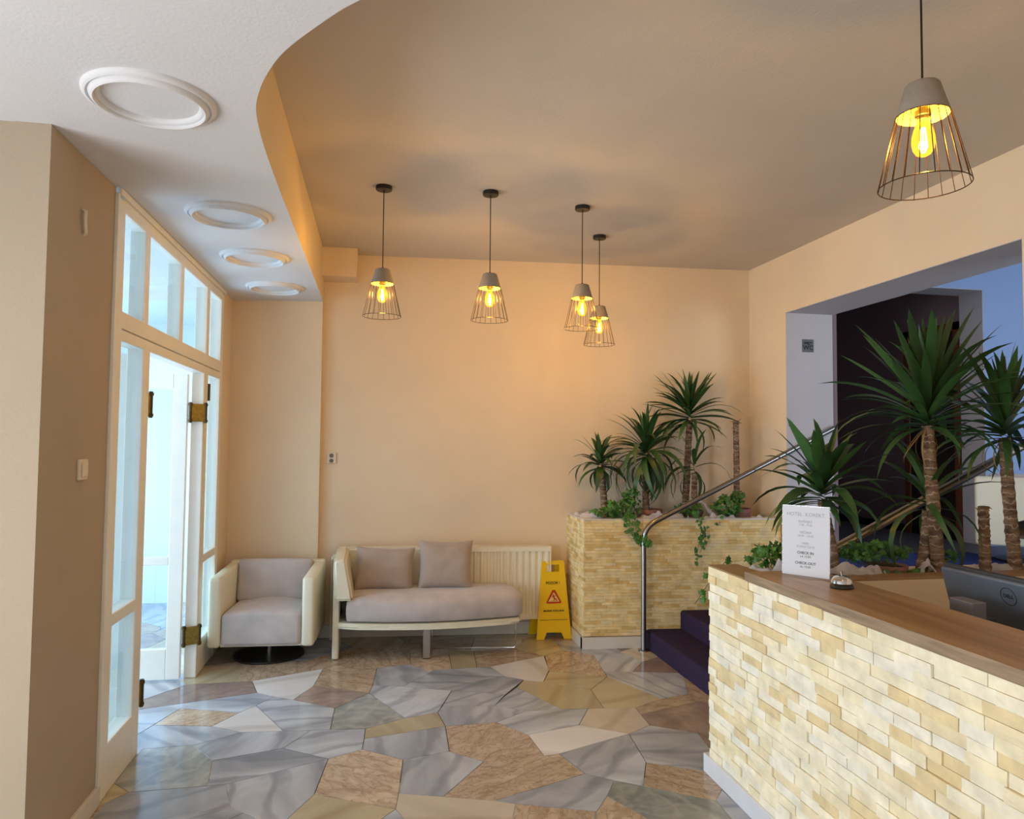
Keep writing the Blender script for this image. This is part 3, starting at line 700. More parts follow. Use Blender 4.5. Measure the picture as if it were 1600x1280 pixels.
# ---- handrails
def handrail(pts, rad, mat, label, post):
    t = thing('handrail', label, 'handrail', pts[0])
    o = Vector(pts[0]); b = BM(); tube(b, [Vector(p)-o for p in pts], rad, 16)
    obj('rail', b, mat, t, auto=50)
    if post:
        b = BM(); lathe(b, [(0, 0), (.042, 0), (.042, .008), (.02, .012)], 20); obj('base_plate', b, mat, t, auto=40)
        b = BM(); tube(b, [(.045, 0, .02), (.05, 0, .10), (.045, -.005, .13), (.02, 0, .15)], .011, 8); obj('side_clamp', b, M_black, t, auto=40)
    for (x, y, z) in post_br(pts): pass
    return t
def post_br(p): return []
def bent(p0, p1, p2, r=.11, n=8):
    p0, p1, p2 = map(Vector, (p0, p1, p2)); a = p1+(p0-p1).normalized()*r; c = p1+(p2-p1).normalized()*r
    return [p0]+[(1-t)**2*a+2*t*(1-t)*p1+t*t*c for t in [i/n for i in range(n+1)]]+[p2]
handrail(bent((2.05, 5.352, 0), (2.05, 5.352, .945), (3.64, 5.248, 1.742)), .0205, M_steel, 'steel handrail bending up from a floor post beside the wall planter', True)
handrail(bent((2.02, 3.45, 0), (2.02, 3.45, .88), (4.1, 3.45, 1.86)), .024, M_brassrail, 'dull brass toned handrail rising behind the tall yuccas', False)

# ================================================================== FURNITURE
# ---- radiator
RX0, RX1 = -.29, 1.42
rd = thing('radiator', 'cream panel radiator low on the back wall behind the sofa', 'radiator', (RX0, 6.0, .155))
w = RX1-RX0; NF = 32; b = BM(); prof = []
for i in range(NF):
    for t, d in ((0, 0), (.18, 0), (.32, .012), (.68, .012), (.82, 0)): prof.append(((i+t)/NF*w, -d))
prof.append((w, 0))
def ry(x): return SK*x
hi = .585
def rv(x, y, z): return b.verts.new((x, y+ry(x), z))
lo = [rv(x, -.055+y, .035) for x, y in prof]; up = [rv(x, -.055+y, hi-.035) for x, y in prof]
for i in range(len(prof)-1): b.faces.new((lo[i], lo[i+1], up[i+1], up[i]))
obj('front_panel', b, M_rad, rd)
b = BM(); f = lambda x, y: (x, y+ry(x))
for z0, z1 in ((.0, .036), (hi-.036, hi)): prism(b, [f(0, -.07), f(w, -.07), f(w, .04), f(0, .04)], z0, z1)
obj('frame_band', b, M_rad, rd)
b = BM()
for x in (-.006, w): prism(b, [f(x, -.071), f(x+.006, -.071), f(x+.006, .045), f(x, .045)], 0, hi+.004)
obj('side_panel', b, M_rad, rd)
b = BM(); prism(b, [f(0.01, .035), f(w-.01, .035), f(w-.01, .055), f(.01, .055)], .03, hi-.03); obj('rear_panel', b, M_rad, rd)
b = BM(); n = 110
for i in range(n):
    x = (i+.3)/n*w; prism(b, [f(x, -.068), f(x+.008, -.068), f(x+.008, .038), f(x, .038)], hi, hi+.006)
obj('top_grille', b, M_rad, rd)
b = BM(); tube(b, [(-.005, -.0, .51), (-.05, 0, .51)], .012, 10); obj('valve_body', b, M_chrome, rd, auto=40)
b = BM(); tube(b, [(-.02, -.005, .51), (-.025, -.06, .515)], [.022, .024], 14); obj('valve_head', b, M_switch, rd, auto=40)
b = BM(); tube(b, [(-.05, 0, .51), (-.05, 0, -.15)], .008, 8); obj('feed_pipe', b, M_rad, rd, auto=40)

# ---- armchair
def armchair(label, location, rz, group=None):
    t = thing('armchair', label, 'armchair', location, rz, group)
    for s in (-1, 1):
        a = sorted((s*.278, s*.365)); b = bx(a[0], a[1], -.31, .30, .135, .62, bev=.022, seg=3)
        for v in b.verts:
            if v.co.z > .4: v.co.z += (v.co.y+.31)*.055
        obj('arm', b, M_leather, t, auto=40)
    b = bx(-.362, .362, .225, .315, .135, .66, bev=.022, seg=3)
    obj('back_shell', b, M_leather, t, auto=40)
    obj('underframe', bx(-.28, .28, -.28, .25, .138, .2), M_leather, t)
    b = bx(-.277, .277, -.308, .2, .142, .372, bev=.035, seg=4)
    bmesh.ops.subdivide_edges(b, edges=b.edges, cuts=2, use_grid_fill=True)
    for v in b.verts:
        if v.co.z > .2:
            v.co.z += .035*math.cos(v.co.x/.277*PI/2)*max(0, (v.co.z-.2)/.172)*(1 if v.co.y > -.25 else .5)
            v.co.z += .004*noise.noise(v.co*9)
        if v.co.y < -.25: v.co.y += .004*noise.noise(v.co*11)
    obj('seat', b, M_suede, t, auto=60)
    b = bx(-.277, .277, -.055, .055, 0, .32, bev=.03, seg=4)
    bmesh.ops.subdivide_edges(b, edges=b.edges, cuts=2, use_grid_fill=True)
    for v in b.verts:
        if v.co.y < 0: v.co.y -= .018*math.cos(v.co.x/.277*PI/2)*math.sin(max(0, min(1, v.co.z/.32))*PI)
        v.co += Vector((0, .004, 0))*noise.noise(v.co*8)
    bmesh.ops.transform(b, matrix=Matrix.Translation((0, .155, .362)) @ Matrix.Rotation(-.16, 4, 'X'), verts=b.verts)
    obj('back_cushion', b, M_suede, t, auto=60)
    b = BM(); lathe(b, [(0, 0), (.255, 0), (.258, .006), (.25, .014), (.03, .018), (0, .018)], 48); obj('base_disc', b, M_black, t, auto=30)
    b = BM(); tube(b, [(0, 0, .015), (0, 0, .14)], .022, 16); obj('post', b, M_chrome, t, auto=40)
    return t
armchair('cream leather swivel armchair with a taupe seat beside the glass doors', (-.765, 5.69, 0), SK)
armchair('cream armchair seen from behind up on the landing', (5.02, 4.79, .713), PI-.80)

# ---- sofa
sf = thing('sofa', 'cream and taupe one armed sofa in front of the radiator', 'sofa', (0, 5.4, 0))
def so(p): return (p[0], p[1]-5.4)
fro = [(-.272, 5.452), (-.1, 5.405), (.1, 5.37), (.3, 5.348), (.45, 5.343), (.6, 5.350), (.8, 5.373), (1.0, 5.408), (1.10, 5.432)]
b = BM(); prism(b, [so(p) for p in fro]+[so((1.115, 5.60)), so((1.10, 5.845)), so((-.26, 5.90))], .226, .268)
bmesh.ops.bevel(b, geom=list(b.edges), offset=.016, segments=3, affect='EDGES'); obj('base_board', b, M_leather, sf, auto=50)
fc = [(-.20, 5.445), (-.05, 5.402), (.1, 5.375), (.3, 5.352), (.45, 5.347), (.6, 5.354), (.8, 5.377), (1.0, 5.412), (1.08, 5.435), (1.125, 5.50), (1.135, 5.62), (1.11, 5.78), (1.04, 5.835)]
outl = [Vector(so(p)) for p in fc]+[Vector(so((.9, 5.845))), Vector(so((.5, 5.865))), Vector(so((.1, 5.875))), Vector(so((-.12, 5.88))), Vector(so((-.19, 5.84))), Vector(so((-.205, 5.65)))]
outl = [v for v in catmull([(p.x, p.y) for p in outl]+[(outl[0].x, outl[0].y)], 3)][:-1]
b = BM(); lay = []
for z, d in ((.275, .03), (.282, .010), (.30, .001), (.34, -.003), (.39, -.001), (.418, .008), (.437, .026), (.448, .055), (.455, .10), (.459, .15)):
    row = []
    c = Vector((.46, .22))
    for p in outl:
        q = p+(c-p).normalized()*d if d > .06 else p
        n_ = len(outl); k = outl.index(p); tg = (outl[(k+1) % n_]-outl[k-1]).normalized(); nn = Vector((-tg.y, tg.x)); q = p+nn*min(d, .06)
        if d > .06: q = q+(c-q)*((d-.06)*1.6)
        zz = z+(.02*max(0, q.y) if z > .40 else 0)+(.007*noise.noise(Vector((q.x*4, q.y*4, 1))) if z > .40 else 0)
        row.append(b.verts.new((q.x, q.y+(.006*noise.noise(Vector((q.x*9, z*14, 2))) if z < .43 else 0), zz)))
    lay.append(row)
for A_, B_ in zip(lay, lay[1:]):
    for k in range(len(A_)): b.faces.new((A_[k], A_[(k+1) % len(A_)], B_[(k+1) % len(A_)], B_[k]))
b.faces.new(lay[0][::-1]); cv = b.verts.new((.46, .22, .466))
for k in range(len(lay[-1])): b.faces.new((lay[-1][k], lay[-1][(k+1) % len(lay[-1])], cv))
obj('seat_cushion', b, M_suede, sf, auto=60)
obj('side_panel', bx(-.30, -.252, .075, .55, 0, .70, bev=.012, seg=3), M_leather, sf, auto=40)
b = BM(); v8 = []
for (x0, x1, z) in ((-.285, -.152, .432), (-.298, -.208, .728)):
    for (y, dz) in ((.02, 0), (.53, .03 if z > .6 else 0)): v8 += [b.verts.new((x0, y, z+dz)), b.verts.new((x1, y, z+dz))]
for q in ((0, 1, 3, 2), (4, 6, 7, 5), (0, 4, 5, 1), (2, 3, 7, 6), (0, 2, 6, 4), (1, 5, 7, 3)): b.faces.new([v8[i] for i in q])
bmesh.ops.recalc_face_normals(b, faces=b.faces); bmesh.ops.bevel(b, geom=list(b.edges), offset=.018, segments=3, affect='EDGES')
obj('arm_pad', b, M_leather, sf, auto=40)
b = BM(); f = lambda x, y: (x, y+SK*x); prism(b, [f(-.29, .47), f(.70, .475), f(.70, .545), f(-.29, .54)], .25, .752)
bmesh.ops.bevel(b, geom=list(b.edges), offset=.018, segments=3, affect='EDGES'); obj('backrest', b, M_leather, sf, auto=40)
obj('leg_plate', bx(.357, .411, -.005, .007, 0, .23, bev=.002), M_steel, sf)
obj('leg_plate', bx(.357, .411, -.005, .44, .0, .008, bev=.002), M_steel, sf)
b = BM(); tube(b, [(.445, .25, .228), (.443, .252, .006), (1.075, .175, .006), (1.085, .174, .02), (1.085, .172, .228)], .005, 8); obj('chrome_loop', b, M_chrome, sf, auto=40)

def pillow(label, location, rot, w, h, T, seed, group):
    b = BM(); n = 18; G = {}
    for sd in (1, -1):
        for i in range(n+1):
            for j in range(n+1):
                x = i/n*2-1; y = j/n*2-1
                if sd == -1 and (i in (0, n) or j in (0, n)): G[sd, i, j] = G[1, i, j]; continue
                px = x*(1-.085*(1-y*y)**.8); py = y*(1-.10*(1-x*x)**.8)
                th = T*max(0, (1-x**4)*(1-y**4))**.55*(1-.25*max(0, y))
                v = Vector((px*w/2, py*h/2, 0)); nz = noise.noise(Vector((px*2.2+seed, py*2.2, seed)))*.010+noise.noise(Vector((px*6+seed, py*3, seed)))*.005
                cr = math.exp(-((abs(x)-.85)**2+(y+.85)**2)*9)*.012*math.sin((x*abs(x)/x if x else 0)*22+y*26)
                G[sd, i, j] = b.verts.new((v.x, v.y, sd*(th+nz*(th/T)+cr*(th/T))))
    for sd in (1, -1):
        for i in range(n):
            for j in range(n):
                q = [G[sd, i, j], G[sd, i+1, j], G[sd, i+1, j+1], G[sd, i, j+1]]
                b.faces.new(q if sd == 1 else q[::-1])
    bmesh.ops.transform(b, matrix=Matrix.Rotation(PI/2, 4, 'X'), verts=b.verts)
    o = obj('cushion', b, M_pillow, None, loc=location, rot=rot); tag(o, label, 'cushion', group); subsurf(o, 1); return o
pillow('left taupe cushion, leaning against the sofa arm', (.075, 5.735, .605), (-.22, .03, SK-.03), .48, .36, .075, 3, 'scatter cushions on the sofa')
pillow('right taupe cushion, standing higher in front of the radiator', (.545, 5.70, .635), (-.2, .01, SK), .45, .40, .075, 8, 'scatter cushions on the sofa')

# ---- wet floor sign
ws = thing('wet_floor_sign', 'yellow folding wet floor sign between the radiator and the stone planter', 'floor sign', (1.442, 5.775, 0), 0)
def panel(dy0, dy1, name):
    b = BM(); H = .62; hw = lambda z: .146-(.146-.094)*z/H; yy = lambda z: dy0+(dy1-dy0)*z/H
    def q(*p): b.faces.new([b.verts.new((x, yy(z), z)) for x, z in p])
    fz = .055
    q((-hw(0), 0), (-.085, 0), (-.06, fz), (-hw(fz), fz)); q((.085, 0), (hw(0), 0), (hw(fz), fz), (.06, fz))
    zs = [fz, .535, .592, H]
    q((-hw(fz), fz), (-.06, fz), (-.052, .535), (-hw(.535), .535)); q((-.06, fz), (.06, fz), (.052, .535), (-.052, .535)); q((.06, fz), (hw(fz), fz), (hw(.535), .535), (.052, .535))
    q((-hw(.535), .535), (-.052, .535), (-.052, .592), (-hw(.592), .592)); q((.052, .535), (hw(.535), .535), (hw(.592), .592), (.052, .592))
    q((-hw(.592), .592), (-.052, .592), (-.052, H), (-hw(H), H)); q((-.052, .592), (.052, .592), (.052, H), (-.052, H)); q((.052, .592), (hw(.592), .592), (hw(H), H), (.052, H))
    bmesh.ops.remove_doubles(b, verts=b.verts, dist=1e-5)
    bmesh.ops.recalc_face_normals(b, faces=b.faces)
    bmesh.ops.solidify(b, geom=list(b.faces), thickness=.012)
    o = obj(name, b, M_yellow, ws); return o
panel(0, .062, 'front_panel')
o = panel(.19, .084, 'rear_panel'); o.location = (-.028, 0, 0)
b = BM(); tube(b, [(-.09, .073, .612), (.09, .073, .612)], .012, 10); obj('top_hinge', b, M_yellow, ws, auto=40)
th = math.atan2(.062, .62)
def MS(x, z, out=.0142): return Matrix.Translation((x, z*math.tan(th)-out, z)) @ Matrix.Rotation(PI/2-th, 4, 'X')
text('POZOR !', .030, M_ink, ws, MS(-.004, .447), bold=.0004)
text('MOKRÁ PODLAHA', .0205, M_ink, ws, MS(0, .226), bold=.0005)
obj('panel_groove', bx(-.118, .118, -.0015, .001, -.0015, .0015), M_ink, ws, loc=(0, .155*math.tan(th)-.0125, .155))
b = BM(); prism(b, [(-.068, -.05), (.068, -.05), (.008, .062), (-.008, .062)], 0, .001); bmesh.ops.bevel(b, geom=[e for e in b.edges if abs(e.verts[0].co.z-e.verts[1].co.z) > 5e-4], offset=.008, segments=3, affect='EDGES')
w1 = obj('warning_triangle', b, M_red, ws); w1.matrix_local = MS(.002, .335, .0138)
b = BM(); prism(b, [(-.047, -.036), (.047, -.036), (0, .040)], .001, .0016); w2 = obj('triangle_field', b, M_cream, w1)
def figure():
    b = BM(); lathe(b, [(0, .0016), (.0055, .0016), (.0055, .0022), (0, .0022)], 14, Matrix.Translation((-.004, .018, 0)))
    for a, c, r in (((-.006, .012), (.004, -.008), .0055), ((.004, -.008), (.020, -.018), .0042), ((.020, -.018), (.027, -.026), .0036), ((.004, -.008), (.003, -.024), .0042), ((-.006, .010), (.012, .008), .003), ((-.006, .010), (-.016, -.002), .003), ((-.025, -.029), (.03, -.029), .0016)):
        a, c = Vector(a), Vector(c); d = (c-a).normalized(); nn = Vector((-d.y, d.x))*r
        prism(b, [a-nn-d*r*.4, c-nn+d*r*.4, c+nn+d*r*.4, a+nn-d*r*.4], .0016, .0022)
    return b
obj('slipping_figure', figure(), M_red, w1)

# ---- wall fittings
t = thing('light_switch', 'cream light switch on the wall left of the glass doors', 'switch', (-1.18, 3.20, 1.473))
obj('plate', bx(0, .012, -.042, .042, -.042, .042, bev=.003), M_switch, t); obj('rocker', bx(.012, .019, -.026, .026, -.03, .03, bev=.003), M_switch, t)
t = thing('wall_mark', 'small curved cream bracket high on the wall left of the glass doors', 'blemish', (-1.18, 3.128, 2.47))  # raised wall mark of unclear kind, built as a bent tube
b = BM(); tube(b, [(.0, .012, -.05), (.012, .004, -.045), (.014, -.008, -.02), (.014, -.012, .01), (.013, -.006, .04), (0, -.002, .048)], .007, 8); obj('bulge', b, M_switch, t, auto=50)
yb = 6.09+SK*(-.366+.17)
t = thing('power_socket', 'small double power socket on the back wall above the armchair', 'socket', (-.366, yb-.002, 1.455), sa)
obj('plate', bx(-.037, .037, -.012, .0, -.044, .044, bev=.004), M_switch, t)
for zz in (-.021, .021):
    b = BM(); lathe(b, [(.0175, 0), (.0175, .003), (.0145, .004), (.0145, .001), (0, .001)], 20, Matrix.Translation((0, -.012, zz)) @ Matrix.Rotation(PI/2, 4, 'X')); h = obj('socket_ring', b, M_radd, t, auto=40)
    for dx in (-.006, .006):
        b = BM(); lathe(b, [(.0022, 0), (.0022, .0015), (0, .0015)], 8, Matrix.Translation((dx, -.013, zz)) @ Matrix.Rotation(PI/2, 4, 'X')); obj('pin_hole', b, M_ink, h)
t = thing('toilet_sign', 'small dark grey WC sign on the jamb of the landing opening', 'sign', (3.428, OY1-.005, 2.405), 0)
obj('plate', bx(-.05, .05, -.005, 0, -.052, .052, bev=.002), M_signgrey, t)
text('WC', .052, M_ink, t, Matrix.Translation((0, -.0055, -.017)) @ Matrix.Rotation(PI/2, 4, 'X'), bold=.0012)
b = BM()
for (x0, x1, z0, z1) in ((-.036, .004, .014, .030), (.0, .036, .022, .030), (-.002, .018, .006, .014)): box(b, x0, x1, -.0062, -.005, z0, z1, bev=.001, seg=1)
obj('pointing_hand', b, M_ink, t)

# ---- ceiling mouldings
for i, (x, y, lab) in enumerate(((-.765, 2.545, 'largest and nearest plaster ceiling ring in the dropped ceiling'), (-.757, 3.79, 'second plaster ceiling ring, just past the first door pane'), (-.768, 4.65, 'third plaster ceiling ring along the dropped ceiling'), (-.768, 5.545, 'farthest plaster ceiling ring, by the alcove wall'))):
    b = BM(); lathe(b, [(.206, .0), (.205, -.007), (.199, -.014), (.191, -.017), (.187, -.012), (.184, -.012), (.181, -.019), (.176, -.026), (.170, -.029), (.166, -.026), (.165, -.018), (.161, -.018), (.156, -.016), (.151, -.009), (.149, -.001)], 72)
    t = thing('ceiling_rose', lab, 'ceiling ring', (x, y, ZS), 0, 'round plaster mouldings on the dropped ceiling')
    obj('moulding', b, M_low, t, auto=35)
    b = BM(); lathe(b, [(.150, -.002), (.10, -.0015), (0, -.001)], 48); obj('inner_dish', b, M_low, t, auto=60)

# ---- pendants
def pendant_parts():
    cup = BM(); lathe(cup, [(0, .288), (.040, .288), (.0445, .283), (.0690, .198), (.066, .198), (.040, .277), (0, .279)], 40)
    cage = BM(); tube(cage, [(.115*math.cos(2*PI*i/40), .115*math.sin(2*PI*i/40), 0) for i in range(41)], .0016, 6, caps=False)
    tube(cage, [(.068*math.cos(2*PI*i/32), .068*math.sin(2*PI*i/32), .199) for i in range(33)], .0016, 6, caps=False)
    for i in range(20):
        a = 2*PI*i/20; c, s = math.cos(a), math.sin(a); tube(cage, [(.068*c, .068*s, .2), (.115*c, .115*s, 0)], .0013, 5)
    sock = BM(); lathe(sock, [(0, .278), (.014, .278), (.014, .215), (.021, .212), (.021, .198), (.0155, .196), (.0155, .188), (0, .188)], 20)
    bulb = BM(); lathe(bulb, [(.0135, .190), (.016, .178), (.024, .160), (.029, .140), (.030, .122), (.027, .104), (.019, .090), (.008, .084), (0, .083)], 24)
    fil = BM()
    for i in range(4):
        a = PI/2*i+.4; tube(fil, [(.004*math.cos(a), .004*math.sin(a), .165), (.010*math.cos(a), .010*math.sin(a), .108)], .0017, 6)
    can = BM(); lathe(can, [(0, -.034), (.005, -.034), (.007, -.026), (.046, -.025), (.049, -.022), (.049, 0), (0, 0)], 32)
    out = {}
    for k, bb in (('cup', cup), ('cage', cage), ('lamp_holder', sock), ('bulb', bulb), ('filament', fil), ('canopy', can)):
        bmesh.ops.recalc_face_normals(bb, faces=bb.faces); me = bpy.data.meshes.new(k); bb.to_mesh(me); bb.free()
        for p in me.polygons: p.use_smooth = True
        me.set_sharp_from_angle(angle=math.radians(40))
        me.materials.append({'cup': M_concrete, 'cage': M_wire, 'lamp_holder': M_black, 'bulb': M_bulbglass, 'filament': M_fil, 'canopy': M_black}[k]); out[k] = me
    me = out['cup']; me.materials.append(M_cuptint)
    for p in me.polygons:
        if p.center.z < .279 and math.hypot(p.center.x, p.center.y) < .0675-(p.center.z-.198)*.30 and p.normal.x*p.center.x+p.normal.y*p.center.y < 0: p.material_index = 1
        if p.center.z < .281 and math.hypot(p.center.x, p.center.y) < .04 and p.normal.z < 0: p.material_index = 1
    return out
PP = pendant_parts()
PL = [(.014, 4.394, 2.352, 'leftmost of the four small pendant lamps by the back wall', 0), (.665, 4.35, 2.347, 'second small pendant lamp from the left', 0), (1.298, 4.50, 2.343, 'third pendant lamp from the left, hanging in front of another', 0), (1.610, 5.12, 2.33, 'rearmost pendant lamp, partly behind the third one', 0), (1.475, 1.72, 2.318, 'large nearest pendant lamp over the reception counter', 1)]
for x, y, z, lab, near in PL:
    t = thing('pendant_lamp', lab, 'pendant lamp', (x, y, z), R.uniform(0, 1), 'wire cage pendant lamps')
    for k, me in PP.items():
        inst(k, me, t, (0, 0, ZC-z if k == 'canopy' else 0))
    b = BM(); tube(b, [(0, 0, .286), (0, 0, ZC-z-.03)], .003, 8); tube(b, [(0, 0, .286), (0, 0, .30)], .006, 8); obj('cord', b, M_black, t)
    l = bpy.data.lights.new('bulb_light', 'POINT'); l.energy = 15; l.color = (1, .74, .36); l.shadow_soft_size = .012
    lo_ = bpy.data.objects.new('bulb_light', l); COL.objects.link(lo_); lo_.parent = t; lo_.location = (0, 0, .13)

# ================================================================== COUNTER THINGS
CZ = 1.0365
rz = math.atan2(-.162, .12)
t = thing('menu_stand', 'white printed opening hours sheet in an acrylic stand on the counter', 'sign', (1.795, 2.799, CZ), rz)
hw, hh, tl = .101, .300, .10
KS = 1.22
Mf = Matrix.Rotation(-tl*.35, 4, 'X')
b = BM(); box(b, -hw, hw, -.0015, .0015, 0, hh+.004, M=Mf); a1 = obj('front_sheet', b, M_acryl, t)
b = BM(); box(b, -hw+.002, hw-.002, -.0004, .0004, .008, hh, M=Matrix.Translation((0, -.0025, 0)) @ Mf); pp = obj('paper', b, M_paper, t)
b = BM(); box(b, -hw, hw, -.0015, .0015, 0, hh+.002, M=Matrix.Translation((0, .088, 0)) @ Matrix.Rotation(.25, 4, 'X')); obj('rear_sheet', b, M_acryl, t)
def TP(z): return Matrix.Translation((0, -.0025, 0)) @ Mf @ Matrix.Translation((0, -.0006, z)) @ Matrix.Rotation(PI/2, 4, 'X')
for s, z, sz, m, bo in (('HOTEL  KOREKT', .266, .0175, M_inkl, 0), ('RAŇAJKY', .236, .0115, M_inkl, .0001), ('7:00 - 9:30', .222, .0105, M_inkl, 0), ('VEČERA', .190, .0115, M_inkl, .0001), ('18:00 - 20:00', .176, .0105, M_inkl, 0), ('WIFI', .144, .0115, M_inkl, .0001), ('KOREKT2018', .130, .0105, M_inkl, 0), ('CHECK IN', .104, .0125, M_ink, .0003), ('od 15:00', .089, .0105, M_ink, 0), ('CHECK-OUT', .061, .0125, M_ink, .0003), ('do 10:00', .046, .0105, M_ink, 0)):
    text(s, sz*KS, m, t, TP(z), ext=.0001, bold=bo)
t = thing('service_bell', 'chrome service bell with black base on the oak counter top', 'bell', (1.815, 2.585, CZ))
b = BM(); lathe(b, [(0, 0), (.043, 0), (.045, .004), (.041, .014), (.034, .018), (0, .018)], 32); obj('base', b, M_black, t, auto=40)
b = BM(); lathe(b, [(.0385, .018), (.040, .020), (.037, .032), (.029, .043), (.016, .049), (.005, .051), (0, .051)], 40); obj('dome', b, M_chrome, t, auto=40)
b = BM(); lathe(b, [(.003, .051), (.003, .058), (.0055, .060), (.0055, .064), (0, .066)], 14); obj('plunger', b, M_chrome, t, auto=40)

# monitor seen from behind
t = thing('monitor', 'graphite computer monitor seen from behind over the counter edge', 'monitor', (2.30, 2.36, .74))
Mm = Matrix.Translation((.015, 0, .375)) @ Matrix.Rotation(-.26, 4, 'Y') @ Matrix.Translation((0, 0, -.33))
b = bx(-.0, .022, -.275, .275, 0, .33, bev=.006); bmesh.ops.transform(b, matrix=Mm, verts=b.verts); obj('bezel', b, M_plastic, t, auto=40)
b = bx(-.02, .002, -.27, .27, .004, .322, bev=.009, seg=3); bmesh.ops.transform(b, matrix=Mm, verts=b.verts); bk = obj('back_cover', b, M_monback, t, auto=40)
b = bx(.0215, .023, -.265, .265, .012, .318); bmesh.ops.transform(b, matrix=Mm, verts=b.verts); obj('screen', b, M_screen, t)
Ml = Mm @ Matrix.Translation((-.0205, -.045, .262)) @ Matrix.Rotation(-PI/2, 4, 'Z') @ Matrix.Rotation(PI/2, 4, 'X')
text('D E L L', .020, M_ink, t, Ml, bold=.0004, ext=.0004, sp=.72)
b = BM(); tube(b, [(.033*math.cos(2*PI*i/40), .033*math.sin(2*PI*i/40), 0) for i in range(41)], .0012, 6, caps=False); bmesh.ops.transform(b, matrix=Ml, verts=b.verts); obj('logo_ring', b, M_ink, t)
b = bx(.0, .03, -.03, .03, 0, .22, bev=.004); bmesh.ops.transform(b, matrix=Matrix.Translation((-.055, 0, 0)), verts=b.verts); obj('stand_neck', b, M_plastic, t)
obj('stand_foot', bx(-.14, .10, -.11, .11, 0, .012, bev=.004), M_plastic, t)
t = thing('card_terminal_box', 'plain grey box standing behind the counter before the monitor', 'box', (2.17, 2.35, .74))
obj('casing', bx(-.03, .03, -.055, .055, 0, .29, bev=.004), M_boxgrey, t); obj('foot', bx(-.045, .045, -.08, .08, 0, .008, bev=.002), M_black, t)

# lantern
t = thing('lantern', 'garden lantern with black domed roof and wooden frame behind the yuccas', 'lantern', (3.475, 3.225, .926))
for sx in (-1, 1):
    for sy in (-1, 1): obj('corner_post', bx(sx*.125-.012, sx*.125+.012, sy*.088-.01, sy*.088+.01, 0, .2, bev=.002), M_lantwood, t)
obj('top_frame', bx(-.15, .15, -.10, .10, .192, .215, bev=.003), M_lantwood, t); obj('bottom_frame', bx(-.145, .145, -.10, .10, 0, .02, bev=.003), M_lantwood, t)
obj('glass', bx(-.113, .113, -.0845, -.0825, .02, .192), M_glass, t); obj('glass', bx(-.113, .113, .0825, .0845, .02, .192), M_glass, t)
b = BM(); rr = [(.165, .215), (.162, .222), (.150, .245), (.125, .268), (.09, .284), (.055, .292)]
rings = [[b.verts.new((r_*cx, r_*.66*cy, z)) for cx, cy in ((-1, -1), (0, -1.06), (1, -1), (1.05, 0), (1, 1), (0, 1.06), (-1, 1), (-1.05, 0))] for r_, z in rr]
for A_, B_ in zip(rings, rings[1:]):
    for k in range(8): b.faces.new((A_[k], A_[(k+1) % 8], B_[(k+1) % 8], B_[k]))
b.faces.new(rings[0][::-1]); b.faces.new(rings[-1]); obj('domed_roof', b, M_black, t, auto=50)
b = BM(); lathe(b, [(.045, .29), (.045, .296), (.034, .30), (.034, .318), (.046, .322), (.046, .328), (.03, .335), (.016, .37), (.012, .385), (.02, .392), (.012, .402), (.016, .412), (.006, .43), (0, .44)], 16); obj('finial', b, M_black, t, auto=50)
for dx in (-.05, -.02): 
    b = BM(); lathe(b, [(0, .02), (.014, .02), (.014, .075), (0, .075)], 12, Matrix.Translation((dx, 0, 0))); obj('candle', b, M_candle, t, auto=40)

# ================================================================== PLANTS
def leaf_mesh(droop, wid, seed):
    wid *= 1.0
    b = BM(); n = 8; L_ = []
    for i in range(n+1):
        s = i/n; ang = droop*s*s
        x = s*math.cos(ang*.6); z = -s*math.sin(ang*.6)
        w = wid*(.55+.45*math.sin(min(1, s*1.6)*PI/2))*(1-s**3.2)**.8 if s < 1 else 0
        L_.append((x, z, w))
    prev = None
    for x, z, w in L_:
        c = b.verts.new((x, 0, z-.12*w)); 
        if w > 1e-4: cur = (b.verts.new((x, -w, z+.14*w)), c, b.verts.new((x, w, z+.14*w)))
        else: cur = (c, c, c)
        if prev:
            for k in range(2):
                q = [prev[k], prev[k+1], cur[k+1], cur[k]]; q = [v for i, v in enumerate(q) if v not in q[:i]]
                if len(q) > 2: b.faces.new(q)
        prev = cur
    me = bpy.data.meshes.new('leaf'); b.to_mesh(me); b.free()
    for p in me.polygons: p.use_smooth = True
    return me
LV = {}
for m, key in ((M_leaf, 'g'), (M_leafdry, 'd')):
    LV[key] = []
    for i, d in enumerate((.1, .45, .9, 1.5)):
        me = leaf_mesh(d, .048, i); me.materials.append(m); LV[key].append(me)
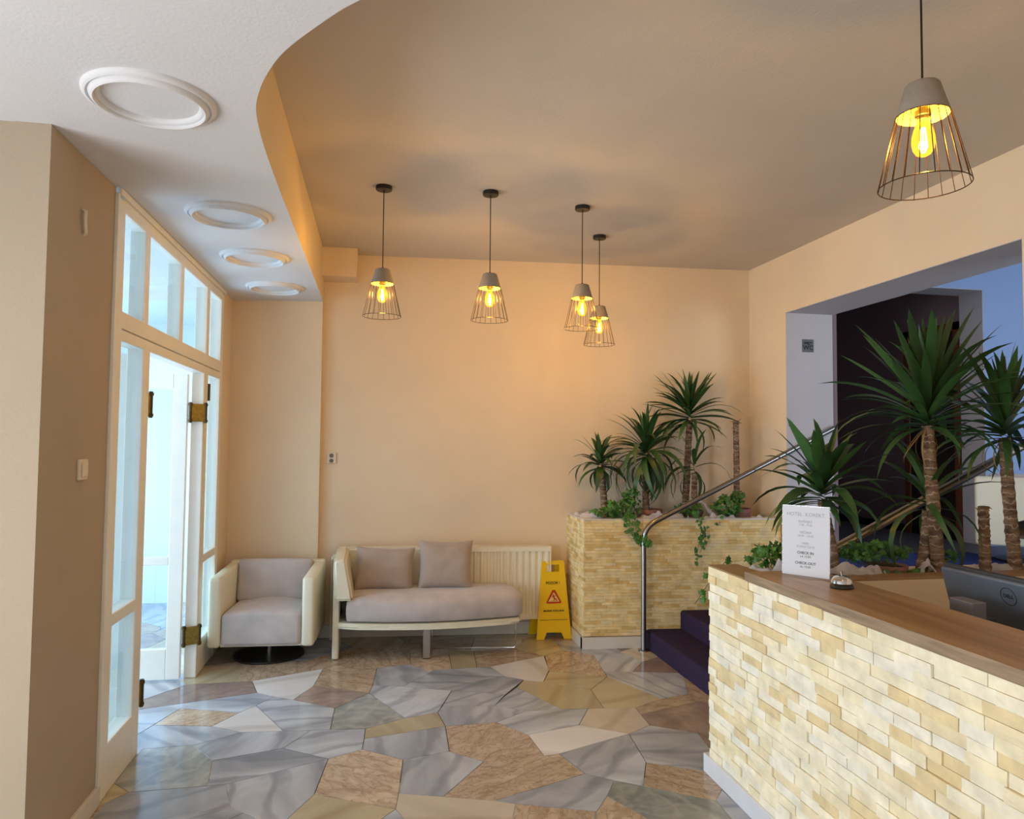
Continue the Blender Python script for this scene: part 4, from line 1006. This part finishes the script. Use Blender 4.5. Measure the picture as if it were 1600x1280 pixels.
def yucca(label, base, top, rad, crown=None, nleaf=0, llen=.4, wid=1.0, dry=0, el=(-35, 88), stump=False, droopy=.4, group=None, zsoil=None):
    t = thing('yucca', label, 'potted plant', base, 0, group)
    B0 = Vector(base); d = Vector(top)-B0; n = 44; b = BM(); pts = []; rr = []
    off = Vector((R.uniform(-1, 1), R.uniform(-1, 1), 0))*.012
    for i in range(n+1):
        s = i/n; pts.append(d*s+off*math.sin(s*PI)); rr.append(rad*(1.08-.14*s)*(1+(.08 if i % 3 == 0 else -.02)+R.uniform(-.03, .03)))
    rg = tube(b, pts, rr, 14)
    for v in b.verts:
        v.co += Vector((noise.noise(v.co*40+B0), noise.noise(v.co*40+B0*2), 0))*rad*.12
    obj('trunk', b, M_bark, t, auto=70)
    if stump:
        b = BM()
        for i in range(9):
            a = R.uniform(0, 2*PI); p = d+Vector((math.cos(a), math.sin(a), 0))*rad*.8+Vector((0, 0, R.uniform(-.07, .0)))
            q = p+Vector((math.cos(a), math.sin(a), R.uniform(-.2, .9)))*R.uniform(.012, .03); tube(b, [p, (p+q)/2+Vector((0, 0, .006)), q], [.004, .003, .001], 5)
        obj('bark_shreds', b, M_leafdry, t); return t
    for i in range(nleaf):
        s = (i+.5)/nleaf; az = i*2.39996+R.uniform(-.25, .25)
        e = math.radians(el[0]+(el[1]-el[0])*s**.85+R.uniform(-7, 7))
        ll = llen*(.72+.28*math.sin(s*PI))*R.uniform(.82, 1.15)
        dv = LV['g'][min(3, max(0, int((1-s)*3.2*droopy*2+R.random()*1.3)))]
        for _ in range(14):
            tip = B0+d+Vector((math.cos(az)*math.cos(e), math.sin(az)*math.cos(e), math.sin(e)))*ll
            if tip.y > 6.07+SK*(tip.x+.17) or (tip.x > 3.2 and tip.y < 3.14): az += 1.1
            else: break
        p = d+Vector((0, 0, .02+.11*s*llen/.4-.04*(1-s)))+Vector((math.cos(az), math.sin(az), 0))*rad*.4*(1-s)
        inst('leaf', dv, t, p, (R.uniform(-.4, .4), -e, az), (ll, ll*wid*R.uniform(.85, 1.2)*.4/llen*1.55, ll))
    for i in range(dry):
        az = R.uniform(0, 2*PI); inst('dry_leaf', R.choice(LV['d']), t, d, (0, R.uniform(.2, 1.2), az), (llen*.45, llen*.22, llen*.45))
    return t
G1 = 'yuccas in the wall planter'; G2 = 'yuccas in the trough behind the desk'
zs1, zs2 = .90, .925
yucca('small yucca at the left end of the wall planter', (1.845, 5.68, zs1), (1.80, 5.68, 1.40), .028, 1, 34, .27, .95, 0, (-35, 85), droopy=.5, group=G1)
yucca('dense drooping yucca second from the left in the wall planter', (2.20, 5.66, zs1), (2.19, 5.66, 1.47), .026, 1, 74, .41, .8, 0, (-62, 88), droopy=.75, group=G1)
yucca('tallest yucca of the wall planter', (2.55, 5.72, zs1), (2.60, 5.72, 1.80), .027, 1, 66, .40, .8, 3, (-30, 88), droopy=.2, group=G1)
yucca('thin low yucca with few leaves beside the tallest trunk', (2.61, 5.62, zs1), (2.60, 5.62, 1.36), .024, 1, 11, .34, .8, 0, (-50, 85), droopy=.9, group=G1)
yucca('bare leafless yucca trunk at the right end of the wall planter', (2.985, 5.64, zs1), (2.98, 5.64, 1.80), .024, stump=True, group=G1)
yucca('low spreading yucca right behind the acrylic menu stand', (2.235, 3.22, zs2), (2.16, 3.22, 1.33), .025, 1, 46, .38, .95, 2, (-16, 74), droopy=.4, group=G2)
yucca('leaning yucca with few long thin leaves left of the thick trunk', (2.665, 3.19, zs2), (2.725, 3.19, 1.275), .027, 1, 22, .38, .7, 3, (-40, 85), droopy=.5, group=G2)
yucca('largest yucca with the thick ringed trunk in front of the dark corridor', (2.735, 3.13, zs2), (2.715, 3.17, 1.70), .030, 1, 84, .50, .82, 9, (-10, 86), droopy=.18, group=G2)
yucca('short cut off yucca trunk in front of the cream armchair', (2.995, 3.13, zs2), (2.99, 3.13, 1.30), .026, stump=True, group=G2)
yucca('yucca at the right edge, growing before the blue wall', (3.20, 3.15, zs2), (3.145, 3.15, 1.645), .029, 1, 56, .44, .8, 5, (-22, 86), droopy=.22, group=G2)

def pot(label, x, y, z, r, h, mat=M_pot):
    t = thing('plant_pot', label, 'pot', (x, y, z), 0, 'clay pots')
    b = BM(); lathe(b, [(0, 0), (r*.8, 0), (r*.97, h*.78), (r*1.04, h*.8), (r*1.06, h), (r*.95, h), (r*.93, h*.86), (0, h*.86)], 32); obj('body', b, mat, t, auto=40)
    b = BM(); lathe(b, [(0, h*.9), (r*.93, h*.88)], 24); obj('soil', b, M_soil, t, auto=60)
pot('pinkish clay pot around the drooping yucca', 2.21, 5.655, .901, .105, .16)
pot('clay pot around the tallest yucca trunk', 2.58, 5.665, .901, .10, .15)
pot('clay pot at the foot of the bare trunk', 3.01, 5.645, .901, .095, .16)
pot('low brown pot under the ivy behind the counter', 2.505, 3.20, .926, .085, .085)

def ivy_leaf(b, M_):
    pts = [(0, -.3), (.28, -.42), (.5, -.12), (.95, -.2), (.62, .18), (.55, .52), (.22, .48), (0, 1.05), (-.22, .48), (-.55, .52), (-.62, .18), (-.95, -.2), (-.5, -.12), (-.28, -.42)]
    c = b.verts.new(M_ @ Vector((0, 0, .12))); vs = [b.verts.new(M_ @ Vector((x, y, -.05*(x*x+y*y)))) for x, y in pts]
    for i in range(len(vs)): b.faces.new((c, vs[i], vs[(i+1) % len(vs)]))
def ivy(label, base, clumps, vines, size=.026, seed=1, group='ivy plants'):
    r = random.Random(seed); t = thing('ivy', label, 'ivy', base, 0, group); B0 = Vector(base); b = BM(); s = BM()
    def lf(p, sz, face=None):
        n = Vector((r.uniform(-.8, .8), r.uniform(-1.2, .1), r.uniform(.1, 1))) if face is None else Vector(face)+Vector((r.uniform(-.5, .5), 0, r.uniform(-.4, .5)))
        ivy_leaf(b, Matrix.Translation(p) @ n.to_track_quat('Z', 'Y').to_matrix().to_4x4() @ Matrix.Rotation(r.uniform(0, 2*PI), 4, 'Z') @ Matrix.Scale(sz, 4))
    for (cx, cy, cz, rx, ry_, rz_, n) in clumps:
        c0 = Vector((cx, cy, cz))-B0
        for i in range(n):
            u = Vector((r.gauss(0, 1), r.gauss(0, 1), r.gauss(0, 1))).normalized()*r.uniform(.35, 1)**.6
            p = c0+Vector((u.x*rx, u.y*ry_, u.z*rz_)); lf(p, size*r.uniform(.6, 1.25))
            if i % 6 == 0: tube(s, [Vector((r.uniform(-.03, .03), r.uniform(-.02, .02), 0)), (p+Vector((0, 0, -.02)))*.6, p], [.0022, .0016, .001], 5)
    for path, n in vines:
        P = catmull([tuple(Vector(q)-B0) for q in path], 6) if len(path) > 2 else [Vector(q)-B0 for q in path]
        tube(s, P, .0018, 5)
        for i in range(n):
            q = P[int(i/n*(len(P)-1))]; lf(q+Vector((r.uniform(-.03, .03), r.uniform(-.02, .0), r.uniform(-.02, .02))), size*r.uniform(.7, 1.25), (0, -1, .2))
    tag(obj('foliage', b, M_ivy, t), kind='stuff'); obj('stems', s, M_stem, t)
    return t
ivy('ivy mound at the left corner of the wall planter with a hanging strand', (1.95, 5.56, .90), [(1.93, 5.54, 1.07, .17, .07, .075, 150), (1.80, 5.52, 1.05, .13, .05, .04, 60), (2.02, 5.55, 1.16, .08, .05, .08, 70)],
    [([(1.98, 5.5, 1.02), (2.0, 5.42, 1.0), (2.01, 5.40, .9), (2.05, 5.38, .80)], 22), ([(2.0, 5.5, 1.03), (1.93, 5.42, 1.0), (1.95, 5.40, .92), (2.02, 5.37, .83), (2.08, 5.30, .84)], 34), ([(2.0, 5.4, .84), (2.05, 5.31, .86), (2.08, 5.30, .80)], 12)], seed=2)
ivy('ivy trailing down the stone front from the middle of the planter', (2.52, 5.53, .90), [(2.50, 5.52, 1.07, .13, .05, .06, 70)],
    [([(2.52, 5.46, 1.03), (2.53, 5.385, 1.0), (2.53, 5.36, .88), (2.50, 5.36, .76), (2.50, 5.36, .66)], 26), ([(2.56, 5.38, .95), (2.57, 5.36, .86), (2.52, 5.36, .74)], 9)], seed=3)
ivy('tall ivy mound around the foot of the bare trunk', (2.84, 5.54, .90), [(2.84, 5.52, 1.09, .14, .06, .10, 150), (2.93, 5.52, 1.15, .07, .05, .08, 50)], [([(2.75, 5.5, 1.0), (2.72, 5.42, 1.0), (2.70, 5.38, .95)], 4)], seed=4)
ivy('bright ivy at the near corner of the trough, above the stone end', (1.93, 3.24, .93), [(1.90, 3.24, 1.075, .10, .06, .05, 70), (1.83, 3.2, 1.05, .09, .05, .03, 30), (2.03, 3.22, 1.03, .07, .05, .035, 36)], [([(1.72, 3.36, 1.02), (1.66, 3.40, .92), (1.57, 3.40, .80)], 9)], size=.024, seed=5)
ivy('low ivy behind the service bell, growing from the brown pot', (2.50, 3.21, .98), [(2.45, 3.22, 1.075, .22, .07, .045, 190), (2.32, 3.2, 1.06, .09, .05, .03, 50), (2.60, 3.14, .985, .06, .03, .012, 10), (2.45, 3.12, .98, .06, .03, .012, 10)], [], size=.022, seed=6)
ivy('ivy tuft between the thick trunk and the monitor', (2.84, 3.2, .93), [(2.84, 3.2, 1.03, .07, .05, .05, 50)], [], size=.023, seed=7)

def tulle(label, pts, w, h, seed, group='white tulle swags in the planters'):
    """crumpled net ribbon laid along pts"""
    r = random.Random(seed); P = catmull(pts, 12) if len(pts) > 2 else [Vector(p) for p in pts]
    n = len(P); m = 12; b = BM(); rows = []; o = Vector(pts[0])
    for i, p in enumerate(P):
        d = (P[min(i+1, n-1)]-P[max(0, i-1)]); d.z = 0; d.normalize(); nn = Vector((-d.y, d.x, 0)); row = []
        sw = .55+.45*abs(noise.noise(Vector((i*.13, seed, 0))))*2
        for j in range(m+1):
            v = j/m*2-1
            hz = h*(.15+1.0*max(0, noise.noise(Vector((i*.22, v*1.3, seed))))+.35*abs(noise.noise(Vector((i*.6, v*3.2, seed+5)))))*(1-v*v*.85)*math.sin(max(.06, min(.94, i/(n-1)))*PI)**.4
            q = p-o+nn*(v*w*sw)+d*.012*noise.noise(Vector((i*.5, v*4, seed+2)))+Vector((0, 0, hz))
            row.append(b.verts.new(q))
        rows.append(row)
    for a, c in zip(rows, rows[1:]):
        for j in range(m): b.faces.new((a[j], a[j+1], c[j+1], c[j]))
    o_ = obj('tulle', b, M_tulle, None, loc=pts[0]); tag(o_, label, 'tulle fabric', group); subsurf(o_, 1)
    return o_
def swag(c, y0, z): pass
tulle('white tulle heaped at the left corner of the wall planter', [(1.66, 5.95, 1.0), (1.67, 5.75, 1.0), (1.70, 5.60, .995), (1.85, 5.545, .985)], .075, .10, 1)
tulle('white tulle beside the clay pot of the drooping yucca', [(2.05, 5.57, .98), (2.2, 5.50, 1.0), (2.35, 5.49, 1.0), (2.48, 5.5, .985)], .055, .11, 12)
tulle('white tulle wrapped high around the tallest trunk', [(2.36, 5.55, .99), (2.46, 5.57, 1.06), (2.56, 5.6, 1.12), (2.66, 5.58, 1.10), (2.72, 5.52, 1.0)], .05, .07, 9)
tulle('flat white tulle at the middle right of the wall planter', [(2.62, 5.48, .995), (2.75, 5.46, .998), (2.88, 5.455, .995)], .045, .07, 4)
tulle('flat white tulle at the right end of the wall planter', [(2.98, 5.46, .99), (3.08, 5.44, .995), (3.2, 5.43, .99)], .05, .05, 7)
tulle('white tulle puff under the bright ivy on the stone end', [(1.74, 3.26, .985), (1.84, 3.16, .985), (1.94, 3.11, .985), (2.05, 3.10, .98)], .055, .11, 15)
tulle('white tulle between the menu stand and the bell', [(2.06, 3.16, .975), (2.18, 3.12, .985), (2.30, 3.11, .98), (2.42, 3.13, .965)], .06, .11, 21)
tulle('white tulle twisted around the leaning trunk', [(2.62, 3.14, .965), (2.66, 3.13, 1.02), (2.69, 3.12, .985), (2.735, 3.11, .955)], .04, .05, 31)
tulle('white tulle lying between the cut trunk and the lantern', [(2.84, 3.20, .96), (2.96, 3.22, .965), (3.12, 3.20, .97), (3.3, 3.19, .96), (3.42, 3.15, .95)], .09, .07, 41)
letters_to_mesh()
